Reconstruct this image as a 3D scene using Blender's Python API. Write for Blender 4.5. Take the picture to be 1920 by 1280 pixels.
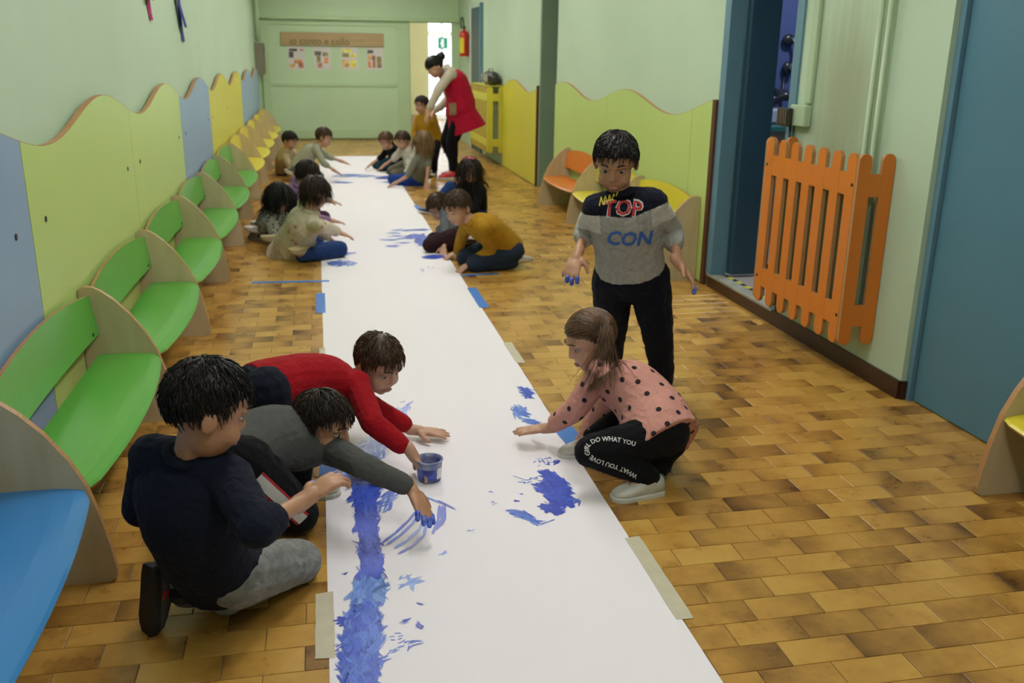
import bpy, bmesh, math, random
from math import sin, cos, pi, radians, sqrt, atan2, floor as ifloor
from mathutils import Vector as V, Matrix, Quaternion
from mathutils.bvhtree import BVHTree

random.seed(7)
S = bpy.context.scene
COL = S.collection
for _o in list(bpy.data.objects): bpy.data.objects.remove(_o)

# ------------------------------------------------------------ camera
FPX, CAMH = 1732.4, 1.45
_yaw, _pitch, _roll = radians(11.606), radians(17.176), radians(.796)
CF = V((sin(_yaw)*cos(_pitch), cos(_yaw)*cos(_pitch), -sin(_pitch)))
_r = V((cos(_yaw), -sin(_yaw), 0)); _u = _r.cross(CF)
CR = cos(_roll)*_r + sin(_roll)*_u
CU = -sin(_roll)*_r + cos(_roll)*_u
CAM = V((0, 0, CAMH))
cd = bpy.data.cameras.new('camera'); cam = bpy.data.objects.new('camera', cd); COL.objects.link(cam)
cd.sensor_width = 36; cd.lens = FPX/1920*36; cd.clip_start = .02; cd.clip_end = 200
m3 = Matrix((CR, CU, -CF)).transposed()
cam.matrix_world = Matrix.Translation(CAM) @ m3.to_4x4()
cd.dof.use_dof = True; cd.dof.focus_distance = 2.75; cd.dof.aperture_fstop = 4.2
S.camera = cam

def ray(px, py): return (CR*((px-960)/FPX) - CU*((py-640)/FPX) + CF)
def atz(px, py, z=0.): d = ray(px, py); return CAM + d*((z-CAMH)/d.z)
def aty(px, py, Y): d = ray(px, py); return CAM + d*(Y/d.y)
def atx(px, py, X): d = ray(px, py); return CAM + d*(X/d.x)
def proj(p):
    v = V(p)-CAM; z = v.dot(CF); return 960+FPX*v.dot(CR)/z, 640-FPX*v.dot(CU)/z

# ------------------------------------------------------------ world: overcast daylight outside the building
W = bpy.data.worlds.new('sky'); S.world = W; W.use_nodes = True
W.node_tree.nodes['Background'].inputs[0].default_value = (.86, .93, 1, 1)
W.node_tree.nodes['Background'].inputs[1].default_value = 4.2
S.view_settings.view_transform = 'Standard'; S.view_settings.look = 'None'
S.view_settings.exposure = 0.0; S.view_settings.gamma = 1; S.view_settings.use_curve_mapping = False
LAMP_W = 23.5      # each ceiling lamp, built further down

# ------------------------------------------------------------ helpers
def lin(c):
    c = c/255
    return c/12.92 if c <= .04045 else ((c+.055)/1.055)**2.4
def rgb(r, g, b): return (lin(r), lin(g), lin(b), 1)
MATS = {}
def mat(name, col, rough=.6, var=.0, vscale=4., bump=0., bscale=60., metal=0., spec=.5, coat=0., sheen=0., stretch=None, col2=None, emit=0., trans=0.):
    """procedural material: base colour with noise variation towards col2 (or darker) and fine bump"""
    if name in MATS: return MATS[name]
    m = bpy.data.materials.new(name); m.use_nodes = True; MATS[name] = m
    N, L = m.node_tree.nodes, m.node_tree.links; b = N['Principled BSDF']
    b.inputs['Base Color'].default_value = col; b.inputs['Roughness'].default_value = rough
    b.inputs['Metallic'].default_value = metal; b.inputs['Specular IOR Level'].default_value = spec
    b.inputs['Coat Weight'].default_value = coat; b.inputs['Sheen Weight'].default_value = sheen
    b.inputs['Transmission Weight'].default_value = trans
    if emit: b.inputs['Emission Color'].default_value = col; b.inputs['Emission Strength'].default_value = emit
    tc = N.new('ShaderNodeTexCoord'); mp = N.new('ShaderNodeMapping'); L.new(tc.outputs['Object'], mp.inputs[0])
    if stretch: mp.inputs['Scale'].default_value = stretch
    if var or col2:
        n = N.new('ShaderNodeTexNoise'); n.inputs['Scale'].default_value = vscale; n.inputs['Detail'].default_value = 5
        L.new(mp.outputs[0], n.inputs['Vector'])
        r = N.new('ShaderNodeValToRGB'); r.color_ramp.elements[0].position = .35; r.color_ramp.elements[1].position = .68
        L.new(n.outputs[0], r.inputs[0]); c2 = col2 or tuple(x*(1-var) for x in col[:3])+(1,)
        r.color_ramp.elements[0].color = c2; r.color_ramp.elements[1].color = col
        L.new(r.outputs[0], b.inputs['Base Color'])
    if bump:
        n = N.new('ShaderNodeTexNoise'); n.inputs['Scale'].default_value = bscale; n.inputs['Detail'].default_value = 4
        L.new(mp.outputs[0], n.inputs['Vector']); bp = N.new('ShaderNodeBump'); bp.inputs['Strength'].default_value = bump
        bp.inputs['Distance'].default_value = .004; L.new(n.outputs[0], bp.inputs['Height']); L.new(bp.outputs[0], b.inputs['Normal'])
    return m

class MB:
    """collects shapes; build() links them as one mesh object"""
    def __init__(s): s.v = []; s.f = []
    def add(s, vs, fs):
        o = len(s.v); s.v += [tuple(p) for p in vs]; s.f += [tuple(i+o for i in f) for f in fs]; return s
    def box(s, x0, x1, y0, y1, z0, z1, bev=0.):
        if bev:
            b = bev; vs = []; 
            for z, i in ((z0, b), (z0+b, 0), (z1-b, 0), (z1, b)):
                a0, a1, c0, c1 = x0+i, x1-i, y0+i, y1-i
                vs += [(a0+b, c0, z), (a1-b, c0, z), (a1, c0+b, z), (a1, c1-b, z), (a1-b, c1, z), (a0+b, c1, z), (a0, c1-b, z), (a0, c0+b, z)]
            fs = [tuple(range(7, -1, -1)), tuple(range(24, 32))]
            for k in range(3):
                for j in range(8): fs.append((k*8+j, k*8+(j+1) % 8, k*8+8+(j+1) % 8, k*8+8+j))
            return s.add(vs, fs)
        vs = [(x, y, z) for z in (z0, z1) for x, y in ((x0, y0), (x1, y0), (x1, y1), (x0, y1))]
        return s.add(vs, [(3, 2, 1, 0), (4, 5, 6, 7), (0, 1, 5, 4), (1, 2, 6, 5), (2, 3, 7, 6), (3, 0, 4, 7)])
    def prism(s, pts, off, tri=False):
        """polygon (list of 3D points) extruded by vector off"""
        n = len(pts); off = V(off); vs = [V(p) for p in pts]+[V(p)+off for p in pts]
        return s.add(vs, [tuple(range(n-1, -1, -1)), tuple(range(n, 2*n))]+[(i, (i+1) % n, n+(i+1) % n, n+i) for i in range(n)])
    def rings(s, rs, close=True, loop=False):
        """list of rings (equal point count) skinned; ends capped"""
        n = len(rs[0]); vs = [p for r in rs for p in r]; fs = []
        K = len(rs)
        for k in range(K if loop else K-1):
            for j in range(n):
                a, b2 = k*n, ((k+1) % K)*n
                fs.append((a+j, a+(j+1) % n, b2+(j+1) % n, b2+j))
        if close and not loop: fs += [tuple(range(n-1, -1, -1)), tuple(range((K-1)*n, K*n))]
        return s.add(vs, fs)
    def tube(s, pts, rad, n=8):
        pts = [V(p) for p in pts]; R = rad if isinstance(rad, (list, tuple)) else [rad]*len(pts); rs = []
        t0 = None; a = None
        for i, p in enumerate(pts):
            t = (pts[min(i+1, len(pts)-1)]-pts[max(i-1, 0)]).normalized()
            if a is None:
                a = t.orthogonal().normalized()
            else:
                a = (a-t*a.dot(t)).normalized()
            b = t.cross(a); rs.append([p+(a*cos(2*pi*j/n)+b*sin(2*pi*j/n))*R[i] for j in range(n)])
        return s.rings(rs)
    def lathe(s, prof, c=(0, 0, 0), ax=(0, 0, 1), n=24):
        ax = V(ax).normalized(); a = ax.orthogonal().normalized(); b = ax.cross(a); c = V(c)
        return s.rings([[c+ax*h+(a*cos(2*pi*j/n)+b*sin(2*pi*j/n))*max(r, 1e-4) for j in range(n)] for r, h in prof])
    def ell(s, c, ax, rad, n=16, k=10):
        """ellipsoid with axes ax=(x,y,z vectors) and radii"""
        c = V(c); rs = []
        for i in range(k+1):
            th = pi*(i+.04)/(k+.08); z = -cos(th); r = sin(th)
            rs.append([c+ax[0]*(rad[0]*r*cos(2*pi*j/n))+ax[1]*(rad[1]*r*sin(2*pi*j/n))+ax[2]*(rad[2]*z) for j in range(n)])
        return s.rings(rs)
    def cap(s, p0, p1, r0, r1, n=12, sub=3):
        """tapered capsule"""
        p0, p1 = V(p0), V(p1); t = (p1-p0); L_ = t.length; t = t/L_ if L_ > 1e-6 else V((0, 0, 1))
        a = t.orthogonal().normalized(); b = t.cross(a); rs = []
        def ring(c, r): return [c+(a*cos(2*pi*j/n)+b*sin(2*pi*j/n))*r for j in range(n)]
        for i in range(sub+1):
            th = pi/2*(1-i/sub)*.97; rs.append(ring(p0-t*r0*sin(th), r0*cos(th)))
        for i in range(sub+1):
            th = pi/2*(i/sub)*.97; rs.append(ring(p1+t*r1*sin(th), r1*cos(th)))
        return s.rings(rs)
    def mesh(s, name):
        me = bpy.data.meshes.new(name); me.from_pydata(s.v, [], s.f); me.update(); return me
    def build(s, name, m, parent=None, smooth=False, bevel=0., origin=None):
        if origin is not None:
            o_ = V(origin); s.v = [tuple(V(p)-o_) for p in s.v]
        me = s.mesh(name); fixn(me)
        if smooth: me.polygons.foreach_set('use_smooth', [True]*len(me.polygons))
        o = link(name, me, m, parent)
        if origin is not None: o.location = origin
        if bevel:
            md = o.modifiers.new('b', 'BEVEL'); md.width = bevel; md.segments = 2; md.limit_method = 'ANGLE'; md.angle_limit = .7
        return o
def fixn(me):
    bm = bmesh.new(); bm.from_mesh(me); bmesh.ops.recalc_face_normals(bm, faces=bm.faces); bm.to_mesh(me); bm.free()
def link(name, data, m=None, parent=None):
    o = bpy.data.objects.new(name, data); COL.objects.link(o)
    if m is not None and not data.materials: data.materials.append(m)
    if parent is not None:
        o.parent = parent
        o.matrix_parent_inverse = parent_world(parent).inverted()
    return o
def parent_world(p):
    m = Matrix.LocRotScale(p.location, p.rotation_euler, p.scale)
    return (parent_world(p.parent) @ p.matrix_parent_inverse @ m) if p.parent else m
def tag(o, label, cat, group=None):
    o['label'] = label; o['category'] = cat
    if group: o['group'] = group
    return o
def struct(o, label=None, cat=None):
    o['kind'] = 'structure'
    if label: o['label'] = label
    if cat: o['category'] = cat
    return o
def thing(name, loc, label, cat, group=None):
    o = bpy.data.objects.new(name, None); COL.objects.link(o); o.location = loc; o.empty_display_size = .05
    return tag(o, label, cat, group)
def smoothstep(a, b, x):
    t = min(1, max(0, (x-a)/(b-a))); return t*t*(3-2*t)
# ------------------------------------------------------------ materials of the room
XL, XR, YE, YB, ZC = -1.0, 2.49, 16.9, -4.0, 3.05       # left wall, right wall, end wall, back wall, ceiling
# the wall paint carries a soot stain above the right-hand radiator
M_wall = mat('wall_green_paint', (.48, .63, .46, 1), .55, .06, 1.2, .08, 25)
def soot(m):
    N, L = m.node_tree.nodes, m.node_tree.links; b = N['Principled BSDF']; src = b.inputs['Base Color'].links[0].from_socket
    g = N.new('ShaderNodeNewGeometry'); mp = N.new('ShaderNodeMapping'); L.new(g.outputs['Position'], mp.inputs[0])
    mp.inputs['Location'].default_value = (-2.49/2, -4.22/.42, -1.25/.75); mp.inputs['Scale'].default_value = (.5, 1/.42, 1/.75)
    ln = N.new('ShaderNodeVectorMath'); ln.operation = 'LENGTH'; L.new(mp.outputs[0], ln.inputs[0])
    n = N.new('ShaderNodeTexNoise'); n.inputs['Scale'].default_value = 3; mp2 = N.new('ShaderNodeMapping'); mp2.inputs['Scale'].default_value = (1, 9, .8); L.new(g.outputs['Position'], mp2.inputs[0]); L.new(mp2.outputs[0], n.inputs['Vector'])
    ad = N.new('ShaderNodeMath'); ad.operation = 'MULTIPLY_ADD'; L.new(n.outputs[0], ad.inputs[0]); ad.inputs[1].default_value = .5; L.new(ln.outputs['Value'], ad.inputs[2])
    mr = N.new('ShaderNodeMapRange'); mr.interpolation_type = 'SMOOTHSTEP'; L.new(ad.outputs[0], mr.inputs[0]); mr.inputs[1].default_value = .35; mr.inputs[2].default_value = 1.25; mr.inputs[3].default_value = .85; mr.inputs[4].default_value = 0
    mx = N.new('ShaderNodeMix'); mx.data_type = 'RGBA'; L.new(mr.outputs[0], mx.inputs[0]); L.new(src, mx.inputs[6]); mx.inputs[7].default_value = (.30, .34, .20, 1); L.new(mx.outputs[2], b.inputs['Base Color'])
soot(M_wall)
M_end = mat('end_wall_green', (.55, .74, .48, 1), .5, .06, 1.2, .05, 25)
M_end2 = mat('end_wall_trim_green', (.51, .69, .42, 1), .45, .05, 2)
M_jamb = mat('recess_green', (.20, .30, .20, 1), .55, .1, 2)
M_ceil = mat('ceiling_white', (.84, .83, .80, 1), .8, .02, 2)
M_lime = mat('laminate_lime', (.49, .65, .20, 1), .38, .03, 2)
M_pblue = mat('laminate_grey_blue', (.25, .375, .55, 1), .38, .03, 2)
M_yel = mat('laminate_yellow', (.62, .58, .05, 1), .38, .03, 2)
M_edge = mat('plywood_edge', (.50, .26, .10, 1), .5, .25, 30, stretch=(1, 1, 12))
M_screw = mat('screw_black', (.01, .012, .01, 1), .4)
M_base = mat('baseboard_brown', (.045, .014, .007, 1), .35, .2, 6)
M_blue = mat('door_blue_paint', (.075, .20, .28, 1), .42, .06, 3, .03, 12)
M_bluefr = mat('door_frame_blue', (.115, .245, .33, 1), .4, .05, 3)
M_bluedk = mat('door_leaf_dark_blue', (.022, .062, .10, 1), .4, .05, 3)
M_brown = mat('brown_edge_strip', (.10, .03, .012, 1), .5, .1, 6)
M_white = mat('white_paint', (.75, .75, .73, 1), .5, .03)
M_grout = mat('grout', (.19, .14, .075, 1), .8, .2, 20)

def tile_material():
    m = bpy.data.materials.new('floor_tile_ochre'); m.use_nodes = True
    N, L = m.node_tree.nodes, m.node_tree.links; b = N['Principled BSDF']
    g = N.new('ShaderNodeNewGeometry'); sx = N.new('ShaderNodeSeparateXYZ'); L.new(g.outputs['Position'], sx.inputs[0])
    def M(op, a, b2=None, c=None):
        n = N.new('ShaderNodeMath'); n.operation = op
        for i, x in enumerate((a, b2, c)):
            if x is None: continue
            if isinstance(x, (int, float)): n.inputs[i].default_value = x
            else: L.new(x, n.inputs[i])
        return n.outputs[0]
    row = M('FLOOR', M('MULTIPLY', M('SUBTRACT', sx.outputs[1], .09), 10.))
    odd = M('MODULO', M('ADD', row, 400.), 2.)
    xs = M('MULTIPLY', M('ADD', sx.outputs[0], M('MULTIPLY', odd, .1)), 5.)
    colm = M('FLOOR', xs); u = M('SUBTRACT', xs, colm)
    wn = N.new('ShaderNodeTexWhiteNoise'); wn.noise_dimensions = '2D'
    cv = N.new('ShaderNodeCombineXYZ'); L.new(colm, cv.inputs[0]); L.new(row, cv.inputs[1]); L.new(cv.outputs[0], wn.inputs['Vector'])
    wc = N.new('ShaderNodeSeparateColor'); L.new(wn.outputs['Color'], wc.inputs[0])
    ns = N.new('ShaderNodeTexNoise'); ns.inputs['Scale'].default_value = 9; ns.inputs['Detail'].default_value = 6; ns.inputs['Roughness'].default_value = .65
    off = N.new('ShaderNodeVectorMath'); off.operation = 'MULTIPLY_ADD'
    L.new(wn.outputs['Color'], off.inputs[0]); off.inputs[1].default_value = (7, 7, 7); L.new(g.outputs['Position'], off.inputs[2]); L.new(off.outputs[0], ns.inputs['Vector'])
    # flamed end: one end of each tile darker, by a random amount
    flip = M('GREATER_THAN', wc.outputs[0], .5)
    uu = M('ABSOLUTE', M('SUBTRACT', u, flip))
    fl_ = M('MULTIPLY', M('POWER', uu, 2.2), M('MULTIPLY', wc.outputs[1], .95))
    t = M('ADD', M('ADD', M('MULTIPLY', ns.outputs[0], .75), M('MULTIPLY', wc.outputs[2], .30)), M('MULTIPLY', fl_, -.45))
    r = N.new('ShaderNodeValToRGB'); L.new(t, r.inputs[0]); e = r.color_ramp.elements
    e[0].position = .02; e[0].color = (.10, .045, .012, 1); e[1].position = .80; e[1].color = (.60, .37, .085, 1)
    x = e.new(.28); x.color = (.27, .135, .027, 1); x = e.new(.5); x.color = (.47, .255, .05, 1)
    L.new(r.outputs[0], b.inputs['Base Color'])
    rr = N.new('ShaderNodeMapRange'); L.new(ns.outputs[0], rr.inputs[0]); rr.inputs[3].default_value = .22; rr.inputs[4].default_value = .36
    L.new(rr.outputs[0], b.inputs['Roughness'])
    bp = N.new('ShaderNodeBump'); bp.inputs['Strength'].default_value = .10; bp.inputs['Distance'].default_value = .003
    L.new(ns.outputs[0], bp.inputs['Height']); L.new(bp.outputs[0], b.inputs['Normal'])
    return m
M_tile = tile_material()

def plywood(name, c1, c2):
    m = mat(name, c1, .5, col2=c2, vscale=5, stretch=(3, 3, .55))
    return m
M_ply = plywood('birch_plywood', (.58, .49, .30, 1), (.50, .41, .235, 1))

# ------------------------------------------------------------ floor: grout bed and 10 x 20 cm tiles
floor = MB().box(XL, 2.95, YB, YE+6.3, -.12, -.003).build('floor', M_grout); struct(floor)
PX0, PX1, PY0, PY1 = -.04, .897, .9, 14.05
def tile_shape(mb, x, y):
    g = .0012; a0, a1, c0, c1 = x+g, x+.2-g, y+g, y+.1-g; i = .0015
    mb.add([(a0, c0, -.003), (a1, c0, -.003), (a1, c1, -.003), (a0, c1, -.003), (a0, c0, -.001), (a1, c0, -.001), (a1, c1, -.001), (a0, c1, -.001),
            (a0+i, c0+i, 0), (a1-i, c0+i, 0), (a1-i, c1-i, 0), (a0+i, c1-i, 0)],
           [(0, 1, 5, 4), (1, 2, 6, 5), (2, 3, 7, 6), (3, 0, 4, 7), (4, 5, 9, 8), (5, 6, 10, 9), (6, 7, 11, 10), (7, 4, 8, 11), (8, 9, 10, 11)])
cells = []
for r_ in range(-41, 232):
    y = .09+.1*r_
    for c_ in range(-6, 15):
        x = c_*.2-(.1 if r_ % 2 else 0)
        if x+.2 < XL or x > 2.9: continue
        cells.append((x, y))
def tile_rank(c):
    x, y = c
    if y < 1.5: return 1e9
    q = proj((x+.1, y+.05, 0))
    if not (20 < q[0] < 1900 and 150 < q[1] < 1262): return 1e9
    if x > PX0-.1 and x+.1 < PX1 and y < PY1: return 1e9
    if x < -.62 or x > 2.42: return 1e9
    return y
cells.sort(key=tile_rank)
tm = MB(); tile_shape(tm, 0, 0); tile_me = tm.mesh('tile'); fixn(tile_me); tile_me.materials.append(M_tile)
for (x, y) in cells[:300]:
    o = link('floor_tile', tile_me, None, floor); o.location = (x, y, 0)
rest = MB()
for (x, y) in cells[300:]: tile_shape(rest, x, y)
o = rest.build('floor_tiles_beyond', M_tile, floor); o['kind'] = 'stuff'

# ------------------------------------------------------------ walls, ceiling, baseboards
wl = MB().box(XL-.15, XL, YB, YE+.2, 0, ZC).build('wall_left', M_wall); struct(wl)
wb = MB().box(XL-.15, 5, YB-.15, YB, 0, ZC).build('wall_back', M_wall); struct(wb)
struct(MB().box(XL-.15, 5.2, YB-.15, YE+6.6, ZC, ZC+.12).build('ceiling', M_ceil))
DO0, DO1 = 4.70, 5.63            # open doorway in the right wall
wr = MB()
wr.box(XR+.07, XR+.35, YB, 3.47, 0, ZC)                     # recessed behind the near blue door
wr.box(XR, XR+.35, 3.47, DO0, 0, ZC)
wr.box(XR, XR+.35, DO0, DO1, 2.15, ZC)
wr.box(XR, XR+.30, DO1, 9.95, 0, ZC)
wr.box(XR, XR+.35, 9.95, 10.56, 2.2, ZC)
wr.box(2.66, 2.75, 10.0, 10.56, 0, 2.2)
wr.box(2.445, 2.75, 10.56, YE, 0, ZC)
wr.build('wall_right', M_wall); struct(bpy.data.objects['wall_right'])
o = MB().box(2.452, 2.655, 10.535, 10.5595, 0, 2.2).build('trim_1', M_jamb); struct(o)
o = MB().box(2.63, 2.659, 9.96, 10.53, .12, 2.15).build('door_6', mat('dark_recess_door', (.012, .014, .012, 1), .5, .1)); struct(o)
bb = MB(); bb.box(XR-.014, XR, 3.47, DO0, 0, .085); bb.box(XR, XR+.06, 3.456, 3.47, 0, .085)
bb.box(XR-.014, XR, DO0, DO1, 0, .072)
o = bb.build('baseboard_right', M_base); struct(o)
o = MB().box(XR-.014, XR+.07, DO0-.02, DO1+.02, .072, .085).build('trim_2', mat('marble_sill', (.35, .36, .30, 1), .4, .25, 12)); struct(o)

# end wall: frame + big sliding panel with horizontal rails, opening on the right
EX0, EX1, EZ = 1.585, 2.335, 1.975
ew = MB(); ew.box(XL, EX0, YE, YE+.2, 0, ZC); ew.box(EX1, 2.75, YE, YE+.2, 0, ZC); ew.box(EX0, EX1, YE, YE+.2, EZ, ZC)
o = ew.build('wall_end', M_end); struct(o)
sd = thing('sliding_door', (.3, YE-.03, 0), 'big pale green sliding door panel closing most of the corridor end', 'door')
MB().box(-.93, 1.575, YE-.03, YE-.004, .02, 1.95).build('panel', M_end, sd)
for z0, z1 in ((.02, .17), (.90, .955), (1.90, 1.955)):
    MB().box(-.93, 1.575, YE-.045, YE-.03, z0, z1, .004).build('rail', M_end2, sd)
for x0, x1 in ((-.93, -.80), (1.36, 1.575)):
    MB().box(x0, x1, YE-.047, YE-.03, .02, 1.95, .004).build('stile', M_end2, sd)
o = MB().box(-.96, 2.44, YE-.07, YE-.001, 1.99, 2.05, .005).build('trim_3', M_end2); struct(o)
# passage beyond the opening with a glazed outer door
pw = MB(); pw.box(1.2, 2.26, YE+3.1, YE+3.25, 0, ZC); pw.box(1.05, 1.2, YE+.2, YE+3.2, 0, ZC)
o = pw.build('wall_passage', mat('passage_wall_yellow', (.72, .66, .34, 1), .6, .05)); struct(o)
o = MB().box(1.2, 2.26, YE+3.08, YE+3.1, 0, .24).build('baseboard_passage', mat('passage_skirting', (.5, .35, .25, 1), .5, .1)); struct(o)
o = MB().box(3.6, 3.75, YE+.2, 23.2, 0, ZC).build('wall_passage_right', M_white); struct(o)
gd = MB(); YG = 22.2
for x0, x1 in ((1.9, 2.0), (2.78, 2.86), (3.5, 3.6)): gd.box(x0, x1, YG, YG+.06, 0, 2.6)
for z0, z1 in ((0, .12), (1.86, 1.96), (2.5, 2.6)): gd.box(2.0, 3.5, YG+.005, YG+.055, z0, z1)
o = gd.build('door_5', M_white); struct(o)
gl = mat('clear_glass', (.95, .98, 1, 1), .02, trans=1., spec=.5)
MB().box(2.0, 3.5, YG+.028, YG+.032, .12, 2.5).build('glass_pane', gl, o)
# exit sign
es = thing('exit_sign', (2.83, YG-.03, 1.58), 'green and white emergency exit sign on the glazed door beyond the corridor', 'sign')
MB().box(2.72, 2.95, YG-.03, YG-.01, 1.58, 1.83, .003).build('plate', mat('sign_green', (.02, .26, .16, 1), .4, .05), es)
mk = MB(); mk.box(2.80, 2.86, YG-.034, YG-.0305, 1.61, 1.80); mk.ell((2.83, YG-.032, 1.775), (V((1, 0, 0)), V((0, 1, 0)), V((0, 0, 1))), (.016, .003, .018), 10, 6)
mk.prism([(2.805, YG-.0335, 1.66), (2.77, YG-.0335, 1.70), (2.805, YG-.0335, 1.74)], (0, .003, 0))
mk.build('symbol', M_white, es)

# ceiling lamps (fluorescent troughs), one group; their light is the room's light
def ceiling_lamp(i, y):
    t = thing('ceiling_lamp', (.75, y, ZC-.09), 'long white fluorescent ceiling lamp, number %s along the corridor from the camera' % ['one', 'two', 'three', 'four', 'five', 'six', 'seven'][i], 'lamp', 'corridor ceiling lamps')
    MB().box(.66, .84, y-.66, y+.66, ZC-.36, ZC-.30, .01).build('housing', M_white, t)
    for yy in (y-.5, y+.5): MB().tube([(.75, yy, ZC-.30), (.75, yy, ZC-.002)], .006, 8).build('stem', M_white, t)
    for nm, e, zz, rx in (('lamp_light', LAMP_W, -.285, 0), ('added_uplight', LAMP_W*.9, -.20, pi)):  # second light facing up is added to brighten the walls by ceiling bounce
        d = bpy.data.lights.new(nm, 'AREA'); d.shape = 'RECTANGLE'; d.size = .18; d.size_y = 1.28; d.energy = e*((.35, .8, 1.15, 1.3, 1.3, 1.3, 1.4) if rx else (.35, .92, .88, .80, .80, .95, 1.1))[i]; d.color = (1, .97, .945)
        l = bpy.data.objects.new(nm, d); COL.objects.link(l); l.parent = t; l.location = (0, 0, zz); l.rotation_euler = (rx, 0, 0)
for i, y in enumerate((-2.2, .6, 3.4, 6.2, 9.0, 11.8, 14.6)): ceiling_lamp(i, y)

# ------------------------------------------------------------ wavy wall panels
def wave(y, c, per, amp, mid): return mid+amp*cos(2*pi*(y-c)/per)
def wave_panel(name, x0, x1, y0, y1, top, m, label, cat='wall panel', group=None, screws=(), face=1):
    """board between x0 (wall) and x1 (face) with wavy top edge"""
    t = thing(name, (x0, (y0+y1)/2, 0), label, cat, group)
    n = 26; ys = [y0+(y1-y0)*i/n for i in range(n+1)]; tops = [top(y) for y in ys]
    mb = MB()
    for i in range(n):       # back + body as strips
        a, b = ys[i], ys[i+1]
        mb.add([(x1, a, .01), (x1, b, .01), (x1, b, tops[i+1]), (x1, a, tops[i]), (x0, a, .01), (x0, b, .01), (x0, b, tops[i+1]), (x0, a, tops[i])],
               [(0, 1, 2, 3), (4, 7, 6, 5)])
    mb.add([(x0, y0, .01), (x1, y0, .01), (x1, y0, tops[0]), (x0, y0, tops[0]), (x0, y1, .01), (x1, y1, .01), (x1, y1, tops[-1]), (x0, y1, tops[-1])], [(0, 1, 2, 3), (4, 5, 6, 7), (0, 1, 5, 4)])
    mb.build('board', m, t)
    eb = MB()
    s_ = 1 if x1 > x0 else -1
    for i in range(n):
        a, b = ys[i], ys[i+1]
        eb.add([(x0, a, tops[i]), (x1, a, tops[i]), (x1, b, tops[i+1]), (x0, b, tops[i+1]), (x0, a, tops[i]+.002), (x1, a, tops[i]+.002), (x1, b, tops[i+1]+.002), (x0, b, tops[i+1]+.002)],
               [(0, 1, 2, 3), (4, 5, 6, 7), (0, 1, 5, 4), (1, 2, 6, 5), (2, 3, 7, 6), (3, 0, 4, 7)])
    eb.build('plywood_edge', M_edge, t)
    for (sy, sz) in screws:
        MB().lathe([(.0, 0), (.011, 0), (.011, .002), (.007, .003), (0, .003)], (x1, sy, sz), (s_, 0, 0), 12).build('screw', M_screw, t)
    return t
XP = -.955
PB = [1.46+1.83*i for i in range(9)]     # panel joints along the left wall
PB[-1] = 16.05
names = [(M_pblue, 'grey-blue wavy-topped wall panel at the left picture edge behind the nearest green bench'),
 (M_lime, 'lime green wavy-topped wall panel nearest the camera on the left wall'), (M_lime, 'second lime green wavy-topped wall panel on the left wall, beside the grey-blue one'),
 (M_pblue, 'grey-blue wavy-topped wall panel between the lime and the yellow panels on the left wall'),
 (M_yel, 'yellow wavy-topped panel on the left wall, the one touching the middle grey-blue panel'), (M_yel, 'yellow wavy-topped panel on the left wall, the one farther down the corridor'),
 (M_pblue, 'grey-blue wavy-topped panel on the left wall just past the yellow ones'), (M_pblue, 'last grey-blue wavy-topped panel on the left wall at the corridor end')]
topL = lambda y: wave(y, 4.55, 1.83, .066, 1.19-max(0, y-5)*.004)
for i, (m, lab) in enumerate(names):
    y0, y1 = PB[i], PB[i+1]
    sc = [(y0+.17, .885), (y1-.17, .885)]
    wave_panel('wall_panel', XL+.02, XP, y0+.003, y1-.003, topL, m, lab, group='wavy panels on the left wall', screws=sc if i < 5 else ())
XG = 2.465
topR = lambda y: wave(y, 7.5, 2.05, .068, 1.13+.02*smoothstep(6.4, 5.7, y))
for i, (y0, y1, lab) in enumerate(((5.72, 6.05, 'narrow lime green wavy panel on the right wall next to the blue doorway'), (6.05, 8.02, 'lime green wavy panel on the right wall behind the standing boy and yellow bench'),
        (8.02, 9.9, 'lime green wavy panel on the right wall behind the orange bench'))):
    wave_panel('wall_panel', XR-.001, XG, y0+.003, y1-.003, topR, M_lime, lab, group='wavy panels on the right wall')
topY = lambda y: wave(y, 11.95, 1.85, .06, 1.10)
wave_panel('wall_panel', 2.443, 2.418, 10.58, 12.62, topY, M_yel, 'yellow wavy panel on the right wall beside the yellow radiator cover', group='wavy panels on the right wall')
tag(MB().box(2.415, 2.4445, 10.5605, 10.579, 0, 1.13).build('edge_strip', M_brown), 'brown vertical strip on the edge of the right-hand yellow wall panel', 'trim')
tag(MB().box(2.462, 2.489, 5.665, 5.718, 0, 1.2).build('edge_strip', M_brown), 'brown vertical strip between lime panel and blue door frame', 'trim')
# ceiling-high yellow lower strip left of the extinguisher, on the end wall
tag(MB().box(2.345, 2.443, YE-.02, YE-.001, .01, 1.02, .003).build('wall_panel', M_yel), 'small yellow panel at the foot of the end wall below the extinguisher', 'wall panel')

# ------------------------------------------------------------ doors on the right
d1 = MB().box(2.535, 2.557, 1.35, 3.43, .005, 2.2, .002).build('door_1', M_blue); struct(d1, 'big flat blue door nearest the camera on the right', 'door')
MB().box(2.515, 2.559, 3.435, 3.468, 0, 2.25).build('frame', M_bluefr, d1)
d2 = struct(MB().box(XR-.012, XR+.09, DO1-.05, DO1+.035, .086, 2.18).build('door_2', M_bluefr), 'blue framed open doorway beside the lime panels', 'door')
MB().box(XR-.012, XR+.12, DO0-.03, DO0+.045, .086, 2.18).build('frame', M_bluefr, d2)
MB().box(XR-.012, XR+.09, DO0+.0455, DO1-.0505, 2.10, 2.18).build('frame_head', M_bluefr, d2)
MB().box(2.585, 2.775, DO1-.125, DO1-.085, .10, 2.09, .002).build('lining', M_bluedk, d2)
MB().box(2.585, 2.60, DO1-.084, DO1-.052, .1, 2.09).build('stop', M_bluedk, d2)
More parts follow.
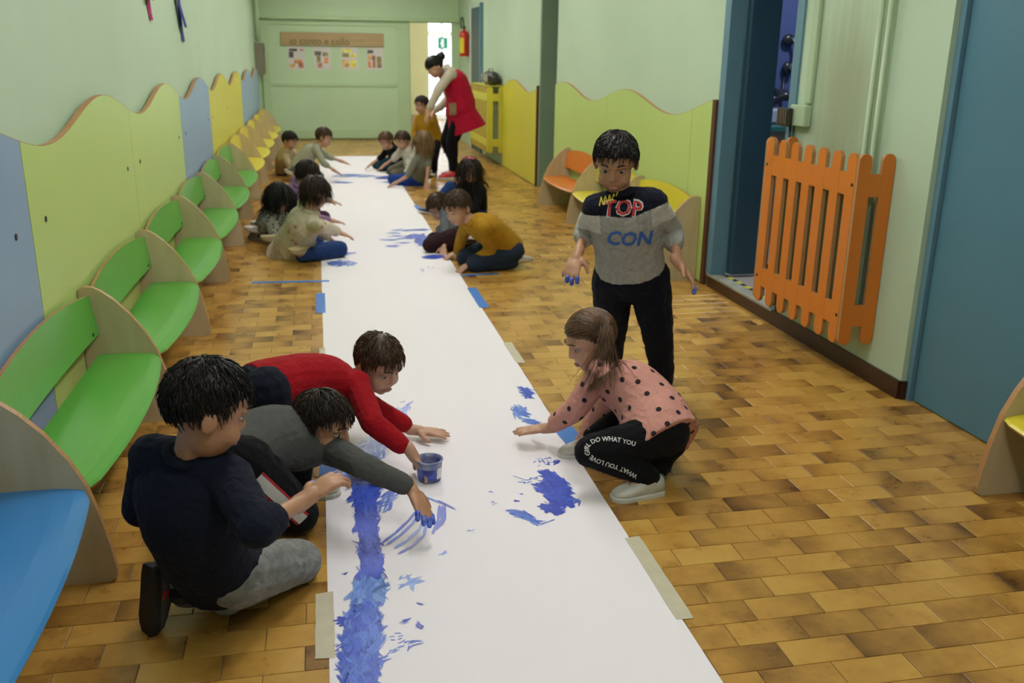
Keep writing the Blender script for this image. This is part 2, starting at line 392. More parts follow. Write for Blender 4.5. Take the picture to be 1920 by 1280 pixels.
# room behind the doorway
rm = MB(); rm.box(4.35, 4.5, 3.4, 7.1, 0, ZC); rm.box(XR+.35, 4.5, 3.4, 3.5, 0, ZC); rm.box(XR+.30, 4.5, 7.0, 7.1, 0, ZC)
struct(rm.build('wall_side_room', mat('side_room_wall_blue', (.075, .10, .26, 1), .5, .1, 2)))
struct(MB().box(XR+.071, 4.35, 3.5, 7.0, .0, .084).build('floor_side_room', mat('side_room_floor', (.36, .32, .30, 1), .4, .15, 5)))
hazard = thing('hazard_tape', (XR+.085, (DO0+DO1)/2, .085), 'yellow and black striped hazard tape along the raised blue doorway sill', 'tape')
for i in range(13):
    y0 = DO0+.06+i*.062
    MB().box(XR+.0715, XR+.10, y0, y0+.0615, .0843, .0852).build('stripe', mat('hazard_yellow', (.65, .60, .03, 1), .4, .1) if i % 2 else mat('hazard_black', (.015, .015, .02, 1), .4, .1), hazard)
srl = thing('added_side_room_lamp', (3.55, 5.6, ZC-.06), 'added round white lamp, out of view, brightening the blue side room', 'lamp')  # unseen lamp, added to brighten the blue side room wall
MB().lathe([(0, 0), (.15, 0), (.16, .03), (.12, .055), (0, .055)], (3.55, 5.6, ZC-.06), (0, 0, 1), 24).build('shade', M_white, srl, True)
_d = bpy.data.lights.new('added_side_room_light', 'AREA'); _d.shape = 'DISK'; _d.size = .28; _d.energy = 38; _d.color = (.85, .92, 1)
_l = bpy.data.objects.new('added_side_room_light', _d); COL.objects.link(_l); _l.parent = srl; _l.location = (0, 0, -.005)
# ------------------------------------------------------------ benches
M_green = mat('laminate_green', (.105, .40, .055, 1), .28, .03, 2)
M_bseat = mat('laminate_blue', (.052, .25, .57, 1), .28, .03, 2)
M_orange = mat('laminate_orange', (.64, .19, .018, 1), .35, .03, 2)
M_yseat = mat('laminate_bright_yellow', (.70, .60, .04, 1), .3, .03, 2)
def two_tone(o, m2, test):
    """second material on the faces (rims) where test(normal) is true"""
    o.data.materials.append(m2)
    for p in o.data.polygons:
        if test(p.normal): p.material_index = 1
DIV = [(0, 0), (.305, 0), (.322, .008), (.326, .03), (.316, .10), (.298, .20), (.272, .30), (.232, .383), (.182, .458), (.126, .520), (.082, .556), (.052, .572), (.022, .574), (.004, .566), (0, .54)]
def bench(xw0, sgn, y0, y1, m, label, group, near=True, far=False, foot_wear=False):
    xw = xw0+sgn*.003
    t = thing('bench', (xw+sgn*.16, (y0+y1)/2, 0), label, 'bench', group)
    P = lambda d, y, z: (xw+sgn*d, y, z)
    for on, yy in ((near, y0), (far, y1)):
        if on:
            o = MB().prism([P(d, yy-.011, z) for d, z in DIV], (0, .022, 0)).build('divider', M_ply, t)
            two_tone(o, M_edge, lambda n: abs(n.y) < .6)
    a, b = y0+.0115, y1-.0115; n = 22
    # seat: flat board, front bowed out and rolled over
    rs = []
    for i in range(n+1):
        y = a+(b-a)*i/n; k = 2*i/n-1; fr = .284+.047*(1-k*k)-(.014*max(0, abs(k)-.96)/.04)
        pr_ = [(.048, .300), (fr-.085, .300), (fr-.04, .297), (fr-.008, .291), (fr, .283), (fr-.004, .274), (fr-.085, .281), (.048, .281)]
        rs.append([P(d, y, z) for d, z in pr_])
    o = MB().rings(rs).build('seat', m, t)
    two_tone(o, M_edge, lambda nn: nn.z < .25)
    # backrest: leaning board with arched top
    rs = []
    for i in range(n+1):
        y = a+(b-a)*i/n; k = 2*i/n-1; bow = .016*(1-k*k); zt = .540+.045*(1-k*k)
        rs.append([P(.062-bow, y, .385), P(.040-bow, y, zt), P(.026-bow, y, zt-.002), P(.046-bow, y, .382)])
    o = MB().rings(rs).build('backrest', m, t)
    two_tone(o, M_edge, lambda nn: abs(nn.z) > .6 or abs(nn.y) > .8)
    for yy in (a+.10, b-.10):
        MB().lathe([(0, 0), (.008, 0), (.008, .003), (0, .004)], P(.062, yy, .41), (sgn, 0, 0), 10).build('screw', M_screw, t)
    return t
BY = [1.28+1.23*i for i in range(13)]
ordw = ['first', 'second', 'third', 'fourth', 'fifth', 'sixth']
bench(XP, 1, BY[0], BY[1], M_bseat, 'bright blue curved bench seat in the lower left corner', 'benches along the left wall', True)
for i in range(6):
    bench(XP, 1, BY[1+i], BY[2+i], M_green, 'green curved bench on the left wall, %s of six from the camera' % ordw[i], 'benches along the left wall')
for i in range(5):
    bench(XP, 1, BY[7+i], BY[8+i], M_yseat, 'yellow curved bench on the left wall, %s of five from the camera' % ordw[i], 'benches along the left wall', True, i == 4)
bench(XG, -1, 8.05, 9.17, M_orange, 'orange curved bench seat against the right-hand lime wall panels', 'benches along the right wall', True, True)
bench(XG, -1, 6.93, 8.05, M_yseat, 'yellow curved bench seat on the right wall between orange bench and standing boy', 'benches along the right wall', False)
bench(XG, -1, 5.81, 6.93, M_yseat, 'yellow curved bench seat on the right wall with plywood end beside the blue doorway', 'benches along the right wall', True, True)
bench(2.518, -1, 1.36, 2.56, M_yseat, 'yellow curved bench seat in front of the near blue door at the right picture edge', 'benches along the right wall', True, True)

# ------------------------------------------------------------ radiators and picket covers
M_rad = mat('radiator_green', (.42, .55, .36, 1), .4, .08, 3)
def slat_pts(w, z0, z1, n=7):
    r = w/2; pts = []
    for i in range(n+1): a = pi+pi*i/n; pts.append((r*cos(a), z0+r+r*sin(a)*.98))
    for i in range(n+1): a = pi*i/n; pts.append((r*cos(a), z1-r+r*sin(a)*.98))
    return pts
def picket_panel(t, name, axis, fixed, p0, p1, n, w, z0, z1, m, th, railz):
    """panel of pickets: axis 'y' runs along y at x=fixed; axis 'x' runs along x at y=fixed"""
    p = MB(); step = (p1-p0-w)/(n-1)
    def pt(a, z, k): return (fixed+k, a, z) if axis == 'y' else (a, fixed+k, z)
    for i in range(n):
        c = p0+w/2+i*step
        o = MB().prism([pt(c+u, z, 0) for u, z in slat_pts(w, z0, z1)], (th, 0, 0) if axis == 'y' else (0, th, 0)).build('slat', m, t)
        two_tone(o, M_edge, (lambda nn: abs(nn.x) < .6) if axis == 'y' else (lambda nn: abs(nn.y) < .6))
    for ra, rb in railz:
        e = .0006
        bx = (fixed+e, fixed+th-e, p0+.003, p1-.003) if axis == 'y' else (p0+.003, p1-.003, fixed+e, fixed+th-e)
        o = MB().box(*bx, ra, rb).build('rail', m, t)
        two_tone(o, M_edge, lambda nn: abs(nn.z) > .6)
def radiator(y0, y1, xc, z0, z1, label, n):
    t = thing('radiator', (xc, (y0+y1)/2, z0), label, 'radiator')
    st = (y1-y0)/n
    for i in range(n):
        y = y0+st*i
        MB().box(xc-.055, xc+.055, y+.006, y+st-.006, z0, z1, .012).build('column', M_rad, t)
    b = MB(); b.tube([(xc, y0+.004, z0+.05), (xc, y1-.004, z0+.05)], .018, 10); b.build('lower_pipe', M_rad, t)
    b = MB(); b.tube([(xc, y0+.004, z1-.06), (xc, y1-.004, z1-.06)], .018, 10); b.build('upper_pipe', M_rad, t)
    for yy in (y0+st*1.5, y1-st*1.5):
        MB().box(xc+.056, XR-.002 if xc > 2.36 else 2.444, yy-.012, yy+.012, z0+.2, z0+.23).build('bracket', M_rad, t)
    return t
rc = thing('radiator_cover', (2.4, 4.17, .18), 'orange picket-fence radiator cover hung on the right wall', 'radiator cover')
picket_panel(rc, 'front', 'y', 2.31, 3.742, 4.605, 7, .073, .18, 1.06, M_orange, .02, ((.27, .37), (.87, .97)))
picket_panel(rc, 'side', 'x', 3.722, 2.311, 2.487, 2, .062, .18, 1.06, M_orange, .019, ((.27, .37), (.87, .97)))
picket_panel(rc, 'side', 'x', 4.606, 2.311, 2.487, 2, .062, .18, 1.06, M_orange, .019, ((.27, .37), (.87, .97)))
for y, z in ((3.76, .32), (3.76, .92), (4.59, .32), (4.59, .92)):
    MB().lathe([(0, 0), (.008, 0), (.008, .002), (0, .003)], (2.31, y, z), (-1, 0, 0), 10).build('screw', M_screw, rc)
radiator(3.80, 4.55, 2.405, .26, .88, 'pale green column radiator behind the orange picket cover', 12)
yc = thing('radiator_cover', (2.33, 13.35, .17), 'yellow picket radiator cover far down the right wall under the portable stereo', 'radiator cover')
picket_panel(yc, 'front', 'y', 2.215, 12.67, 14.15, 9, .085, .17, 1.05, M_yel, .02, ((.26, .36), (.86, .96)))
picket_panel(yc, 'side', 'x', 12.65, 2.216, 2.442, 2, .075, .17, 1.05, M_yel, .019, ((.26, .36), (.86, .96)))
picket_panel(yc, 'side', 'x', 14.151, 2.216, 2.442, 2, .075, .17, 1.05, M_yel, .019, ((.26, .36), (.86, .96)))
MB().box(2.222, 2.442, 12.69, 14.13, 1.052, 1.062).build('top_board', M_yel, yc)
radiator(12.75, 14.05, 2.335, .26, .86, 'pale green radiator behind the far yellow picket cover', 14)
# heating pipes and conduit on the right wall
for k, y in enumerate((3.865, 3.935)):
    o = MB().tube([(XR-.03, y, ZC-.005), (XR-.03, y, .93), (XR-.05, y, .90), (2.42, y, .883)], .0135, 10).build('heating_pipe', M_rad, None, True)
    tag(o, ['green heating pipe above the orange cover, the one nearer the camera', 'green heating pipe above the orange cover, the one farther from the camera'][k], 'pipe', 'heating pipes')
cn = thing('cable_duct', (XR-.012, 4.53, 1.2), 'pale green cable duct running up the wall beside the blue doorway', 'duct')
MB().box(XR-.024, XR-.001, 4.50, 4.56, 1.235, ZC-.003, .004).build('channel', M_rad, cn)
sk = thing('socket_box', (XR-.03, 4.62, 1.12), 'dark slotted switch box beside the doorway above the orange cover', 'switch box')
MB().box(XR-.045, XR-.001, 4.50, 4.66, 1.115, 1.225, .006).build('back_box', M_rad, sk)
MB().box(XR-.075, XR-.046, 4.615, 4.745, 1.11, 1.205, .004).build('switch_plate', mat('dark_plate', (.03, .028, .022, 1), .4, .2), sk)
for i in range(5):
    MB().box(XR-.079, XR-.0755, 4.628+i*.023, 4.641+i*.023, 1.125, 1.19).build('slot', mat('slot_brown', (.10, .075, .05, 1), .5, .2), sk)
tag(MB().tube([(XR-.035, 4.655, 1.114), (XR-.03, 4.66, 1.0), (XR-.02, 4.66, .6), (XR-.02, 4.67, .12)], .006, 8).build('cable', M_screw, None, True), 'black cable hanging from the dark switch box', 'cable')

# far right door, extinguisher, stereo
d3 = struct(MB().box(2.405, 2.4445, 14.42, 15.26, .005, 2.15, .002).build('door_3', M_bluedk), 'dark blue door far down the right wall', 'door')
MB().box(2.395, 2.4445, 14.36, 14.419, 0, 2.2).build('frame', M_bluefr, d3); MB().box(2.395, 2.4445, 15.261, 15.32, 0, 2.2).build('frame', M_white, d3)
M_red = mat('extinguisher_red', (.55, .02, .015, 1), .3, .05)
ex = thing('fire_extinguisher', (2.365, 15.75, 1.42), 'red fire extinguisher with yellow label hung on the wall by the far door', 'fire extinguisher')
MB().lathe([(0, 0), (.068, 0), (.076, .012), (.076, .33), (.066, .37), (.035, .40), (.018, .41), (.018, .43), (0, .43)], (2.365, 15.75, 1.43), (0, 0, 1), 20).build('cylinder', M_red, ex, True)
lab = MB()
rs = []
for i in range(9):
    a = pi*1.02+i/8*1.35; rs.append([(2.365+.0775*cos(a), 15.75+.0775*sin(a), 1.48), (2.365+.0775*cos(a), 15.75+.0775*sin(a), 1.72)])
for i in range(8): lab.add([rs[i][0], rs[i+1][0], rs[i+1][1], rs[i][1]], [(0, 1, 2, 3)])
o = lab.build('label', mat('extinguisher_label_yellow', (.75, .62, .03, 1), .4, .1), ex)
MB().box(2.345, 2.385, 15.71, 15.80, 1.86, 1.90, .006).build('valve', M_screw, ex)
MB().tube([(2.355, 15.72, 1.90), (2.34, 15.66, 1.98), (2.32, 15.62, 2.03), (2.30, 15.62, 2.02), (2.295, 15.64, 1.95), (2.31, 15.66, 1.86)], .011, 8).build('hose', M_screw, ex, True)
MB().box(2.40, 2.444, 15.735, 15.765, 1.70, 1.76).build('bracket', M_screw, ex)
M_bb = mat('stereo_dark_grey', (.035, .035, .032, 1), .35, .1); M_bg = mat('stereo_silver', (.32, .31, .27, 1), .3, .1)
st = thing('portable_stereo', (2.33, 13.02, 1.063), 'dark portable stereo with carry handle on the yellow radiator cover', 'stereo')
MB().cap((2.33, 12.83, 1.155), (2.33, 13.25, 1.155), .088, .088, 18, 4).build('body', M_bb, st, True)
MB().box(2.27, 2.39, 12.86, 13.22, 1.063, 1.10, .01).build('base', M_bb, st)
for y in (12.84, 13.24): MB().lathe([(0, 0), (.058, 0), (.062, .006), (.05, .012), (0, .005)], (2.245, y, 1.155), (-1, 0, 0), 18).build('speaker', M_bg, st, True)
MB().box(2.24, 2.30, 12.93, 13.15, 1.11, 1.20, .01).build('control_panel', M_bg, st)
MB().tube([(2.33, 12.86, 1.225), (2.33, 12.88, 1.275), (2.33, 13.20, 1.275), (2.33, 13.22, 1.225)], .010, 8).build('handle', M_bg, st, True)

# side room things seen through the doorway
X3_, Y3_, Z3_ = V((1, 0, 0)), V((0, 1, 0)), V((0, 0, 1))
M_dk = mat('dark_plastic', (.02, .02, .03, 1), .3, .1); M_chrome = mat('chrome', (.6, .62, .65, 1), .12, metal=1.)
a = aty(1474, 100, 6.985)
hs = thing('wall_telephone', (a.x, 6.985, a.z-.6), 'dark wall-hung handset with long hanging cord on the blue side room wall', 'handset')
MB().ell((a.x, 6.965, a.z+.10), (X3_, Y3_, Z3_), (.05, .03, .045), 14, 8).build('holder', M_dk, hs, True)
MB().tube([(a.x+.02, 6.94, a.z+.12), (a.x+.05, 6.93, a.z+.06), (a.x+.05, 6.93, a.z-.06), (a.x+.02, 6.94, a.z-.12)], [.02, .014, .014, .026], 10).build('grip', M_chrome, hs, True)
MB().ell((a.x+.01, 6.965, a.z-.11), (X3_, Y3_, Z3_), (.04, .03, .05), 14, 8).build('lower_holder', M_dk, hs, True)
MB().tube([(a.x, 6.98, a.z-.15), (a.x-.01, 6.97, a.z-.4), (a.x-.02, 6.98, a.z-.56)], .009, 8).build('cord', M_dk, hs, True)
c = aty(1460, 235, 6.6)
ct = thing('counter', (3.4, 6.75, .084), 'teal topped counter against the blue wall of the side room', 'counter')
MB().box(2.8, 4.3, 6.5, 6.995, c.z-.04, c.z, .004).build('top', mat('counter_teal', (.03, .14, .13, 1), .35, .1), ct)
MB().box(2.82, 4.28, 6.55, 6.99, .085, c.z-.041).build('body', mat('counter_body', (.30, .25, .22, 1), .5, .1), ct)
b = aty(1452, 215, 6.75)
tag(MB().box(b.x-.07, b.x+.07, 6.68, 6.82, c.z+.001, c.z+.12, .02).build('plastic_box', mat('box_pale_blue', (.35, .38, .5, 1), .5, .1)), 'pale box standing on the teal counter in the side room', 'box')
pb = thing('cloth_bundle', (b.x, 6.75, c.z+.121), 'dark crumpled bundle on top of the pale box in the side room', 'cloth')
cb = MB(); rnd = random.Random(4)
for i in range(7): cb.ell((b.x+rnd.uniform(-.07, .08), 6.75+rnd.uniform(-.03, .03), c.z+.15+rnd.uniform(0, .10)), (X3_, Y3_, Z3_), (.06, .05, .026+.02*rnd.random()), 12, 8)
cb.build('folds', M_dk, pb, True)

# left wall: streamers, meter box with pipe
def streamer(p0, p1, w, m, label, tail=None):
    t = thing('paper_streamer', p1, label, 'streamer', 'streamers on the left wall')
    for k in range(2):
        pts0 = []; n = 12; mb = MB(); rs = []
        for i in range(n+1):
            f = i/n; c = p0.lerp(p1 if k == 0 else (tail or p1), f); x = c.x+.015*sin(f*5+k*2)+.012*k+.02
            ww = w*(1-.25*f*(k == 0)); y0 = c.y-ww/2+.25*w*k; rs.append([(x, y0, c.z), (x+.012, c.y, c.z), (x, y0+ww, c.z), (x-.003, c.y, c.z)])
        mb.rings(rs).build('strip', m, t)
M_pink = mat('streamer_pink', (.55, .03, .22, 1), .4, .2, 8); M_sblue = mat('streamer_blue', (.03, .035, .32, 1), .4, .2, 8)
zt = 2.2
streamer(V((XL, 6.02, zt)), V((XL, 6.34, 1.63)), .11, M_pink, 'magenta paper streamer hanging on the left wall at the top edge', V((XL, 6.20, 1.74)))
streamer(V((XL, 7.22, zt)), V((XL, 7.74, 1.52)), .17, M_sblue, 'dark blue paper streamer hanging on the left wall at the top edge', V((XL, 7.62, 1.62)))
mbx = thing('meter_box', (-.93, 16.45, 1.08), 'grey metal box mounted high on the left wall at the corridor end', 'box')
M_gbox = mat('grey_beige_metal', (.22, .21, .15, 1), .5, .1)
MB().box(XL+.001, -.87, 16.22, 16.72, 1.10, 1.60, .008).build('case', M_gbox, mbx); MB().box(-.869, -.86, 16.24, 16.70, 1.12, 1.58, .003).build('lid', M_gbox, mbx)
MB().lathe([(0, 0), (.022, 0), (.022, .01), (0, .012)], (-.86, 16.5, 1.5), (1, 0, 0), 12).build('lock', M_screw, mbx)
tag(MB().tube([(-.95, 16.5, 1.61), (-.95, 16.5, 2.10), (-.95, 16.35, 2.28), (-.95, 15.9, 2.36), (-.95, 14.0, 2.36)], .035, 12).build('conduit', M_end, None, True), 'thick pale green conduit rising from the grey metal box', 'pipe')

# end door: wooden name board and four photo sheets
def on_end(px, py, dy=0.): return aty(px, py, YE-.05-dy)
a, b = on_end(527, 85), on_end(719, 63)
sg = thing('name_board', ((a.x+b.x)/2, YE-.055, a.z), 'long light wooden board with handwritten words above four photo sheets', 'sign')
MB().box(a.x, b.x, YE-.062, YE-.047, a.z, b.z, .003).build('board', mat('light_wood', (.50, .37, .19, 1), .5, col2=(.43, .30, .14, 1), vscale=6, stretch=(.6, 1, 8)), sg)
def text_mesh(name, s, size, m, parent=None, extrude=.002):
    cu = bpy.data.curves.new(name, 'FONT'); cu.body = s; cu.size = size; cu.extrude = extrude; cu.resolution_u = 3
    o = bpy.data.objects.new(name, cu); COL.objects.link(o); dg = bpy.context.evaluated_depsgraph_get()
    me = bpy.data.meshes.new_from_object(o.evaluated_get(dg)); bpy.data.objects.remove(o); bpy.data.curves.remove(cu)
    me.name = name; return me
me = text_mesh('lettering', 'io conto e collo', .17, None); me.materials.append(mat('ink_olive', (.13, .12, .035, 1), .7, .1))
t0 = on_end(543, 83); o = link('lettering', me, None, None); o.rotation_euler = (pi/2, 0, 0); o.location = (t0.x, YE-.0635, t0.z)
w_ = max(v.co.x for v in me.vertices); k_ = (on_end(655, 83).x-t0.x)/w_
for v in me.vertices: v.co.x *= k_
o.parent = sg; o.location = V((t0.x, YE-.0635, t0.z))-V(sg.location)
photo_cols = [(.05, .04, .035, 1), (.45, .16, .05, 1), (.55, .42, .06, 1), (.16, .15, .04, 1), (.28, .10, .05, 1), (.5, .3, .1, 1)]
sheets = [((541, 87, 571, 130), [(542, 91, 557, 96, 0), (542, 97, 550, 108, 0), (562, 92, 569, 95, 4), (552, 112, 567, 119, 1), (543, 120, 553, 127, 5), (560, 118, 569, 127, 4)], 'photo sheet at the left end of the row under the wooden board'),
 ((589, 87, 619, 130), [(590, 96, 602, 104, 0), (605, 98, 615, 105, 3), (594, 105, 601, 117, 3), (596, 118, 604, 127, 4), (608, 108, 615, 119, 1)], 'photo sheet second from the left under the wooden board'),
 ((641, 87, 671, 131), [(642, 92, 659, 98, 2), (642, 100, 654, 107, 3), (656, 101, 668, 108, 2), (642, 112, 654, 126, 5), (657, 113, 668, 127, 2)], 'photo sheet with mostly yellow pictures, third from the left under the board'),
 ((688, 87, 718, 131), [(689, 94, 700, 100, 0), (689, 101, 695, 113, 5), (697, 104, 704, 113, 4), (690, 115, 696, 127, 1), (699, 114, 704, 127, 4), (707, 106, 715, 127, 3)], 'photo sheet at the right end of the row under the wooden board')]
for (q, ph, lab) in sheets:
    a, b = on_end(q[0], q[3]), on_end(q[2], q[1]); t = thing('photo_sheet', ((a.x+b.x)/2, YE-.032, a.z), lab, 'poster', 'photo sheets on the sliding door')
    MB().box(a.x, b.x, YE-.033, YE-.0305, a.z, b.z).build('paper', mat('sheet_white', (.72, .70, .68, 1), .7, .05), t)
    for (x0, y0, x1, y1, ci) in ph:
        c0, c1 = on_end(x0, y1), on_end(x1, y0)
        MB().box(c0.x, c1.x, YE-.0345, YE-.0335, c0.z, c1.z).build('photo', mat('photo_print_%d' % ci, photo_cols[ci], .5, col2=tuple(min(1, v*2.2+.08) for v in photo_cols[ci][:3])+(1,), vscale=14), t)
# ------------------------------------------------------------ paper, tapes, paint
M_paper = mat('paper_white', (.83, .80, .85, 1), .75, .02, 1.5, .05, 6)
paper = thing('paper_roll', (.43, 7.5, 0), 'long white paper strip laid along the corridor floor, painted with blue', 'paper')
mb = MB(); n = 80; rs = []
for i in range(n+1):
    y = PY0+(PY1-PY0)*i/n; w = .004*sin(y*1.7)
    rs.append([(PX0+w*.4, y, .0004), (PX1+w*.4, y, .0004), (PX1+w*.4, y, .0016), (PX0+w*.4, y, .0016)])
mb.rings(rs).build('sheet', M_paper, paper)
M_tapeb = mat('tape_blue', (.035, .19, .62, 1), .5, .1, 20); M_tapem = mat('tape_masking', (.56, .52, .38, 1), .6, .1, 20)
def tape(c, l, w, ang, m, label, group, z=.0018):
    a = radians(ang); u, v = V((cos(a), sin(a), 0)), V((-sin(a), cos(a), 0)); c = V((c[0], c[1], z)); r = random.Random(label)
    n = 10; up = [c+u*(l*(i/n-.5))+v*(w/2+r.uniform(-.001, .001)) for i in range(n+1)]; dn = [c+u*(l*(i/n-.5))-v*(w/2+r.uniform(-.001, .001)) for i in range(n, -1, -1)]
    up[0] += u*.004; dn[0] += u*.006
    o = MB().prism(up+dn, (0, 0, .0006)).build('tape_strip', m); tag(o, label, 'tape', group)
gb, gm = 'blue tape strips', 'masking tape strips'
tape((-.05, 5.55), .47, .055, 90, M_tapeb, 'blue tape holding the left paper edge beyond the red-topped boy', gb)
tape((-.245, 6.13), .50, .045, -3, M_tapeb, 'long thin blue tape strip on the floor before the flowered-top girl', gb)
tape((.915, 5.54), .50, .06, 90, M_tapeb, 'blue tape on the right paper edge in front of the mustard-jumper child', gb)
tape((1.03, 6.165), .26, .04, 2, M_tapeb, 'short blue tape strip on the floor under the mustard-jumper child', gb)
tape((-.03, 3.20), .22, .06, 88, M_tapeb, 'blue tape on the left paper edge under the grey-shirted boy', gb)
tape((.925, 3.22), .40, .085, 94, M_tapeb, 'wide blue tape on the right paper edge by the crouching girl', gb)
p = atz(786, 390); tape((p.x-.01, p.y), .34, .05, 92, M_tapeb, 'small blue tape on the right paper edge before the black-topped girl', gb)
p = atz(756, 346); tape((p.x, p.y), .4, .05, 92, M_tapeb, 'small blue tape on the right paper edge beside the blond child', gb)
tape((.905, 2.25), .45, .05, 90, M_tapem, 'long masking tape on the right paper edge at lower right', gm)
tape((-.05, 2.175), .30, .05, 90, M_tapem, 'masking tape on the left paper edge by the kneeling navy-jumper boy', gm)
tape((.915, 4.40), .34, .045, 90, M_tapem, 'masking tape on the right paper edge behind the crouching girl', gm)
p = atz(602, 660); tape((-.045, p.y), .12, .03, 90, M_tapem, 'tiny masking tape piece on the left paper edge behind the red-topped boy', gm)

def paint_material():
    m = bpy.data.materials.new('blue_paint'); m.use_nodes = True; N, L = m.node_tree.nodes, m.node_tree.links; b = N['Principled BSDF']
    uv = N.new('ShaderNodeUVMap'); at = N.new('ShaderNodeAttribute'); at.attribute_name = 'dab'
    mp = N.new('ShaderNodeMapping'); mp.inputs['Scale'].default_value = (2.2, 13, 1); ad = N.new('ShaderNodeVectorMath'); ad.operation = 'ADD'
    L.new(uv.outputs[0], mp.inputs[0]); L.new(mp.outputs[0], ad.inputs[0]); sc = N.new('ShaderNodeVectorMath'); sc.operation = 'SCALE'; sc.inputs['Scale'].default_value = 40
    L.new(at.outputs['Color'], sc.inputs[0]); L.new(sc.outputs[0], ad.inputs[1])
    n = N.new('ShaderNodeTexNoise'); n.inputs['Scale'].default_value = 1; n.inputs['Detail'].default_value = 5; n.inputs['Roughness'].default_value = .6; L.new(ad.outputs[0], n.inputs['Vector'])
    s = N.new('ShaderNodeSeparateXYZ'); L.new(uv.outputs[0], s.inputs[0])
    def M(op, a, b2=None):
        q = N.new('ShaderNodeMath'); q.operation = op
        for i, x in enumerate((a, b2)):
            if x is None: continue
            if isinstance(x, (int, float)): q.inputs[i].default_value = x
            else: L.new(x, q.inputs[i])
        return q.outputs[0]
    # fades towards the ends and rims of each dab
    eu = M('POWER', M('ABSOLUTE', M('SUBTRACT', M('MULTIPLY', s.outputs[0], 2), 1)), 4)
    ev = M('POWER', M('ABSOLUTE', M('SUBTRACT', M('MULTIPLY', s.outputs[1], 2), 1)), 5)
    sepc = N.new('ShaderNodeSeparateColor'); L.new(at.outputs['Color'], sepc.inputs[0])
    th = M('ADD', M('MULTIPLY', M('ADD', eu, ev), .28), sepc.outputs[1])       # green channel = dryness
    a0 = M('SUBTRACT', n.outputs[0], th); mr = N.new('ShaderNodeMapRange'); L.new(a0, mr.inputs[0]); mr.inputs[1].default_value = 0; mr.inputs[2].default_value = .07
    L.new(mr.outputs[0], b.inputs['Alpha'])
    r = N.new('ShaderNodeValToRGB'); L.new(M('ADD', sepc.outputs[0], M('MULTIPLY', M('SUBTRACT', n.outputs[0], .5), .5)), r.inputs[0]); e = r.color_ramp.elements
    e[0].position = 0; e[0].color = (.022, .04, .42, 1); e[1].position = 1; e[1].color = (.32, .48, .82, 1)
    x = e.new(.45); x.color = (.05, .11, .62, 1); x = e.new(.72); x.color = (.12, .25, .72, 1)
    L.new(r.outputs[0], b.inputs['Base Color']); b.inputs['Roughness'].default_value = .35
    return m
M_paint = paint_material()
class Paint:
    def __init__(s): s.v = []; s.f = []; s.uv = []; s.c = []
    def dab(s, c, u, l, w, tone, dry, bend=0., z=.0019):
        u = V((u.x, u.y, 0)).normalized(); v = V((-u.y, u.x, 0)); n = 7; o = len(s.v); r = random.random()
        for i in range(n+1):
            f = i/n; k = 2*f-1; p = V((c.x, c.y, z))+u*(l*(f-.5))+v*(bend*l*(1-k*k)); ww = w*(1-.35*abs(k)**3)
            s.v += [tuple(p-v*ww/2), tuple(p+v*ww/2)]
        for i in range(n):
            s.f.append((o+2*i, o+2*i+2, o+2*i+3, o+2*i+1)); s.uv += [(i/n, 0), ((i+1)/n, 0), ((i+1)/n, 1), (i/n, 1)]; s.c += [(tone, dry, r, 1)]*4
    def stroke(s, pxs, n, l, w, tone=(.2, .7), dry=.30, ang=None, jit=.5, bend=.08):
        """scatter dabs along a pixel polyline (px,py,halfwidth_px)"""
        P = [(atz(x, y), atz(x+h, y).x-atz(x, y).x) for x, y, h in pxs]
        for i in range(n):
            f = random.random()*(len(P)-1) if len(P) > 1 else 0; k = min(int(f), max(0, len(P)-2)); f -= k
            a, b = P[k], P[min(k+1, len(P)-1)]; c = a[0].lerp(b[0], f); hw = a[1]+(b[1]-a[1])*f
            d = (b[0]-a[0]); d = d if d.length > 1e-6 else V((0, 1, 0))
            rr = sqrt(random.random())*hw; th = random.uniform(0, 2*pi); c = c+V((cos(th)*rr, sin(th)*rr*(1 if len(P) == 1 else 1.), 0))
            an = (atan2(d.y, d.x) if ang is None else radians(ang))+random.gauss(0, jit)
            s.dab(c, V((cos(an), sin(an), 0)), l*random.uniform(.6, 1.4), w*random.uniform(.5, 1.3), random.uniform(*tone), dry+random.uniform(-.06, .08), random.uniform(-bend, bend), .0019+.0012*random.random())
    def line(s, pts, w, tone=.3, dry=.33):
        P = [atz(x, y) for x, y in pts]
        for a, b in zip(P, P[1:]):
            s.dab((a+b)/2, b-a, (b-a).length*1.25, w, tone, dry, 0, .0032+.0004*random.random())
    def build(s, name):
        me = bpy.data.meshes.new(name); me.from_pydata(s.v, [], s.f); ul = me.uv_layers.new(name='UVMap')
        ul.data.foreach_set('uv', [x for p in s.uv for x in p]); ca = me.color_attributes.new('dab', 'FLOAT_COLOR', 'CORNER')
        ca.data.foreach_set('color', [x for p in s.c for x in p]); me.materials.append(M_paint)
        o = link(name, me, None, paper); o['kind'] = 'stuff'; return o
random.seed(11)
p = Paint()
p.stroke([(672, 885, 24), (690, 905, 30), (682, 935, 20), (688, 985, 15), (694, 1030, 15), (698, 1085, 17)], 260, .10, .030, (.25, .5), .35, None, .25)
p.stroke([(668, 880, 32), (690, 905, 36), (682, 935, 26), (688, 985, 19), (694, 1030, 19), (698, 1085, 21)], 240, .07, .013, (.05, .6), .40, None, .35)
p.stroke([(695, 1095, 24), (690, 1125, 34)], 100, .08, .026, (.62, .85), .37, None, .4); p.stroke([(695, 1095, 24), (690, 1125, 34)], 60, .05, .012, (.5, .95), .34, None, .5)
p.stroke([(682, 1150, 26), (678, 1200, 27), (674, 1290, 30)], 300, .09, .028, (.42, .62), .36, None, .35)
p.stroke([(680, 1150, 33), (676, 1200, 34), (672, 1290, 37)], 260, .055, .012, (.3, .8), .40, None, .5)
